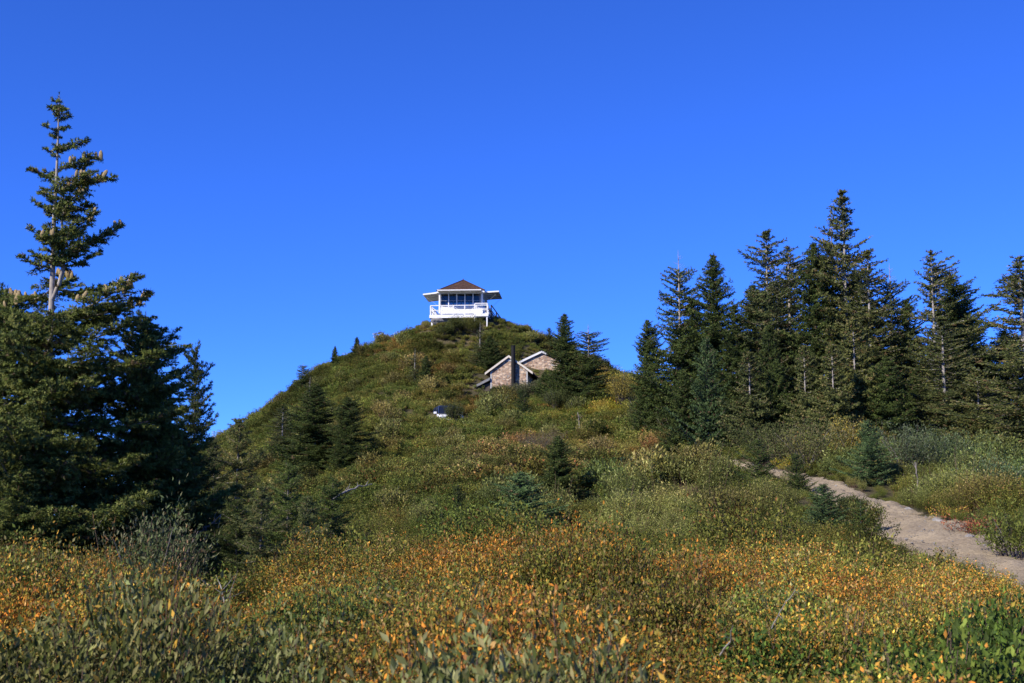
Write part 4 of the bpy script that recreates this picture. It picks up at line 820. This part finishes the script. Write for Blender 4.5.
# railings
def rail_run(p0, p1, n, name='railing', mat='white', h=.92, cross=True, z0=0, z1=0):
    p0 = Vector((*p0, z0)); p1 = Vector((*p1, z1)); r_ = MB()
    for k in range(n + 1):
        q = p0.lerp(p1, k / n); r_.box(q.x - .05, q.x + .05, q.y - .05, q.y + .05, q.z, q.z + h)
    for hh, wd in ((h + .02, .10), (h * .52, .06)): r_.bar(p0 + Vector((0, 0, hh)), p1 + Vector((0, 0, hh)), .06 if hh < h else .1, wd if hh < h else .07)
    if cross:
        for k in range(n):
            a_ = p0.lerp(p1, k / n); b__ = p0.lerp(p1, (k + 1) / n); s_ = 1 if k % 2 == 0 else -1
            lo, hi = (0.06, h - .05) if s_ > 0 else (h - .05, .06); r_.bar(a_ + Vector((.02, .03, hi)), b__ + Vector((-.02, .03, lo)), .045)
    return r_.build(name, M[mat], root)
rail_run((-2.84, -2.88), (2.68, -2.88), 5); rail_run((-2.84, -2.78), (-2.84, 2.88), 5); rail_run((-2.74, 2.88), (2.68, 2.88), 5); rail_run((2.68, -.9), (2.68, 2.78), 3)
rail_run((2.68, -2.78), (2.68, -1.95), 1)
# stairs down to the right and back
st = MB()
for k in range(9): st.box(2.80 + k * .26, 3.08 + k * .26, -1.6, -1.0, -.10 - (k + 1) * .21, -.06 - (k + 1) * .21)
st.bar((2.78, -1.63, -.15), (5.1, -1.63, -2.05), .05, .22); st.bar((2.78, -.97, -.15), (5.1, -.97, -2.05), .05, .22); sto = st.build('stairs', M['darkwood'], root)
for yy in (-1.63, -.97):
    r_ = MB()
    for k in range(4):
        x = 2.85 + k * .73; z = -.15 - k * .6; r_.box(x - .04, x + .04, yy - .04, yy + .04, z, z + 1.05)
    r_.bar((2.85, yy, .9), (5.05, yy, -.9), .06, .08); r_.bar((2.85, yy, .4), (5.05, yy, -1.4), .05, .06); r_.build('handrail', M['darkwood'], sto)
TM = Matrix.Translation((2.98, -2.35, .12)) @ Matrix.Rotation(R(52), 4, 'Z') @ Matrix.Translation((-2.85, 1.63, 0))
for o_ in [sto] + list(sto.children): o_.data.transform(TM)
mb = MB(); mb.box(1.45, 2.78, -3.62, -2.995, -.12, -.004); mb.box(1.42, 2.81, -3.66, -3.623, -.26, .02); mb.build('landing', M['white'], root)
rail_run((1.5, -3.56), (2.7, -3.56), 1, h=.98, cross=False); rail_run((2.7, -3.50), (2.7, -3.02), 1, h=.98, cross=False)
for xx in (1.52, 2.68):
    mb = MB(); mb.box(xx - .06, xx + .06, -3.60, -3.48, -2.4, -.125); mb.build('post', M['white'], root, .008)
# furniture inside the cab
t_ = empty('table', (0, 0, 0)); t_.location = root.location + Vector((-.3, -.1, .045)); b3 = MB(); b3.box(-.6, .6, -.4, .4, .74, .78); b3.build('tabletop', M['darkwood'], t_)
for sx in (-.54, .54):
    for sy in (-.34, .34): b3 = MB(); b3.box(sx - .03, sx + .03, sy - .03, sy + .03, 0, .74); b3.build('leg', M['darkwood'], t_)
tag(t_, 'dark wooden table inside the lookout cab', 'table')
t_ = empty('fire_finder', (0, 0, 0)); t_.location = root.location + Vector((.9, .2, .045)); b3 = MB(); b3.box(-.22, .22, -.22, .22, 0, .95); b3.build('stand', M['darkwood'], t_, .01); b3 = MB(); b3.cyl((0, 0, .951), .3, .05, n=24); b3.box(-.02, .02, -.28, -.25, 1.0, 1.2); b3.box(-.02, .02, .25, .28, 1.0, 1.2); b3.build('dial', M['blackmetal'], t_)
tag(t_, 'dark round fire finder on a stand inside the lookout cab', 'instrument')

# ------------------------------------------------------------------ stone cabin
def gable_house(name, x, y, zb, W2, Ht, rise, depth, over, rz, label, cat, posts=True):
    r = empty(name, (x, y, zb), rz); tag(r, label, cat)
    prof = [(-W2, -1.5), (W2, -1.5), (W2, Ht), (0, Ht + rise), (-W2, Ht)]
    mb = MB(); mb.prism(prof, 0, depth); mb.build('wall', M['stone'], r)
    k = rise / W2; ex = W2 + over; zt = .06
    for s in (-1, 1):
        mb = MB(); mb.prism([(0, Ht + rise + .02), (s * ex, Ht - over * k + .02), (s * ex, Ht - over * k + .14), (0, Ht + rise + .14)], -.16, depth + .3); mb.build('roof', M['shingle'], r, uv=True)
        mb = MB(); mb.prism([(0, Ht + rise - .03), (s * (ex + .02), Ht - over * k - .03), (s * (ex + .02), Ht - over * k + .16), (0, Ht + rise + .16)], -.20, -.163); mb.build('bargeboard', M['board'], r)
        if posts: mb = MB(); mb.box(s * W2 - .055, s * W2 + .055, -.02, .08, -1.5, Ht - .12); mb.build('corner_board', M['grey'], r)
    mb = MB(); mb.prism([(-.45, Ht + rise * .68), (.45, Ht + rise * .68), (0, Ht + rise - .12)], -.03, -.002)
    mb.build('gable_trim', M['grey'], r) if posts else None
    return r
M['planks'] = mat_simple('grey_planks', (.13, .13, .13), (.24, .24, .24), 8, .8, .2, .2, .01)
M['trim'] = mat_simple('pale_trim', (.50, .51, .52), (.62, .62, .61), 5, .7, .2, .1, .01)
M['board'] = mat_simple('weathered_board', (.46, .41, .33), (.60, .55, .47), 8, .8, .2, .2, .01)
cz = P(508, 372, CB[1])[2]
cab = gable_house('stone_cabin', CB[0], CB[1], cz, 1.52, .02 + 0, 1.1, 5.2, .48, R(-8), 'small stone cabin with gabled roof and tall black stovepipe', 'cabin')
cab.location.z = P(508, 370.5, CB[1])[2]
pb = MB(); pb.cyl((.40, -.32, -2.0), .17, 4.0 , n=20); pb.cyl((.40, -.32, 2.02), .20, .05, n=20); pipe = pb.build('stovepipe', M['blackmetal'], cab)
b2 = MB(); b2.box(.37, .43, -.18, -.005, .25, .30); b2.box(.37, .43, -.18, -.005, -.9, -.85); b2.build('pipe_bracket', M['blackmetal'], pipe)
mb = MB(); mb.prism([(-1.60, -.80), (-3.0, -1.50), (-3.0, -1.30), (-1.60, -.58)], -.2, 2.6); mb.build('lean_to_roof', M['planks'], cab)
mb = MB(); mb.prism([(-1.6, -2.4), (-2.8, -2.4), (-2.8, -1.44), (-1.6, -.97)], .1, 2.4); mb.build('lean_to_wall', M['darkwood'], cab)
hx, hy = P(544, 378, 112)[0], 112
h2 = gable_house('stone_shed', hx - .15, hy, P(540, 366.5, 112)[2], 1.75, .45, .78, 4.5, .30, R(-12), 'smaller stone building with white edged gable behind the cabin', 'shed', posts=False)
for c in h2.children:
    if c.name.startswith('bargeboard'): c.data.materials[0] = M['trim']

# ------------------------------------------------------------------ parked vehicle
cx, cy = 0, 0
vp = CAR; car = empty('parked_car', (vp[0], vp[1], P(441, 406.3, 95.5)[2] - 1.66), R(12)); tag(car, 'white car with dark roof and windscreen half hidden in the shrubs left of the cabin', 'car')
# car length along local -Y (nose towards -Y)
def car_prof(w, zlow, pts): return MB().prism
b1 = MB(); body = [(-2.25, .35), (-2.28, .62), (-2.15, .82), (-1.15, .98), (-1.0, 1.0), (1.95, 1.06), (2.2, .98), (2.25, .5), (2.15, .32)]
def prism_x(mb, prof, x0, x1, ins=0):
    n = len(prof); pts = [(x0, y, z) for y, z in prof] + [(x1, y, z) for y, z in prof]
    return mb.poly(pts, [tuple(range(n)), tuple(range(2 * n - 1, n - 1, -1))] + [(i, (i + 1) % n, (i + 1) % n + n, i + n) for i in range(n)])
prism_x(b1, body, -.9, .9); b1.build('body', M['carpaint'], car, .06)
b1 = MB(); b1.poly([(-.80, -1.0, .99), (.80, -1.0, .99), (.80, 1.9, 1.05), (-.80, 1.9, 1.05), (-.66, -.35, 1.60), (.66, -.35, 1.60), (.66, 1.55, 1.62), (-.66, 1.55, 1.62)], [(0, 3, 2, 1), (4, 5, 6, 7), (0, 1, 5, 4), (1, 2, 6, 5), (2, 3, 7, 6), (3, 0, 4, 7)]); b1.build('cabin_glass', M['darkglass'], car)
b1 = MB(); b1.box(-.68, .68, -.36, 1.58, 1.605, 1.67); ro = b1.build('roof', M['navy'], car, .02)
for sx in (-1, 1):
    b1 = MB(); b1.bar((sx * .81, -1.02, .99), (sx * .67, -.36, 1.62), .06); b1.bar((sx * .81, .45, 1.02), (sx * .67, .45, 1.62), .06); b1.bar((sx * .81, 1.92, 1.04), (sx * .67, 1.56, 1.62), .08); b1.build('pillar', M['navy'], car)
    b1 = MB(); b1.box(sx * 1.0 - .11, sx * 1.0 + .11, -.85, -.68, 1.02, 1.18); b1.build('wing_mirror', M['carpaint'], car, .03)
    b1 = MB(); b1.box(sx * .68 - .17, sx * .68 + .17, -2.30, -2.2, .62, .78); b1.build('headlight', M['lampglass'], car, .02)
    for yy in (-1.4, 1.4):
        w_ = MB(); w_.cyl((sx * .80 - .1, yy, .34), .34, .2, 'x', 24); wh = w_.build('wheel', M['rubber'], car, .03); w_ = MB(); w_.cyl((sx * .80 - .105, yy, .34), .2, .21, 'x', 20); w_.build('rim', M['chrome'], wh)
b1 = MB(); b1.box(-.45, .45, -2.30, -2.24, .58, .76); b1.build('grille', M['blackmetal'], car)

# ------------------------------------------------------------------ light, sky, camera
SUN = nrm(np.array([-.75, -.66, 0])); EL = R(35); sd = np.array([SUN[0] * math.cos(EL), SUN[1] * math.cos(EL), math.sin(EL)])
sl = bpy.data.lights.new('sun', 'SUN'); sl.energy = 5.0; sl.angle = R(.5); sl.color = (1, .92, .80); so = link(bpy.data.objects.new('sun', sl)); so.rotation_euler = Vector(-sd).to_track_quat('-Z', 'Y').to_euler()
w = bpy.data.worlds.new('World'); scene.world = w; w.use_nodes = True; nt = w.node_tree; bg = nt.nodes['Background']
sky = nt.nodes.new('ShaderNodeTexSky'); sky.sky_type = 'NISHITA'; sky.sun_disc = False; sky.sun_elevation = EL; sky.sun_rotation = math.atan2(sd[0], sd[1]); sky.altitude = 3500; sky.air_density = 1.0; sky.dust_density = 0; sky.ozone_density = 10.0
hs = nt.nodes.new('ShaderNodeMix'); hs.data_type = 'RGBA'; hs.blend_type = 'MULTIPLY'; hs.inputs[0].default_value = 1; hs.inputs[7].default_value = (.42, .68, 1.28, 1); nt.links.new(sky.outputs[0], hs.inputs[6]); nt.links.new(hs.outputs[2], bg.inputs[0]); bg.inputs[1].default_value = .13
cam = bpy.data.cameras.new('camera'); co_ = link(bpy.data.objects.new('camera', cam)); cam.sensor_width = 36; cam.lens = 45; cam.clip_end = 20000; cam.clip_start = .05
co_.location = (0, 0, EYE); co_.rotation_euler = (math.pi / 2 + PITCH, 0, 0); scene.camera = co_
cam.dof.use_dof = True; cam.dof.focus_distance = 40; cam.dof.aperture_fstop = 5.6
scene.view_settings.view_transform = 'Standard'; scene.view_settings.look = 'None'; scene.view_settings.exposure = .58; scene.view_settings.gamma = 1
scene.render.engine = 'CYCLES'; scene.cycles.max_bounces = 6; scene.cycles.diffuse_bounces = 2; scene.cycles.glossy_bounces = 2; scene.cycles.transmission_bounces = 4; scene.cycles.transparent_max_bounces = 12
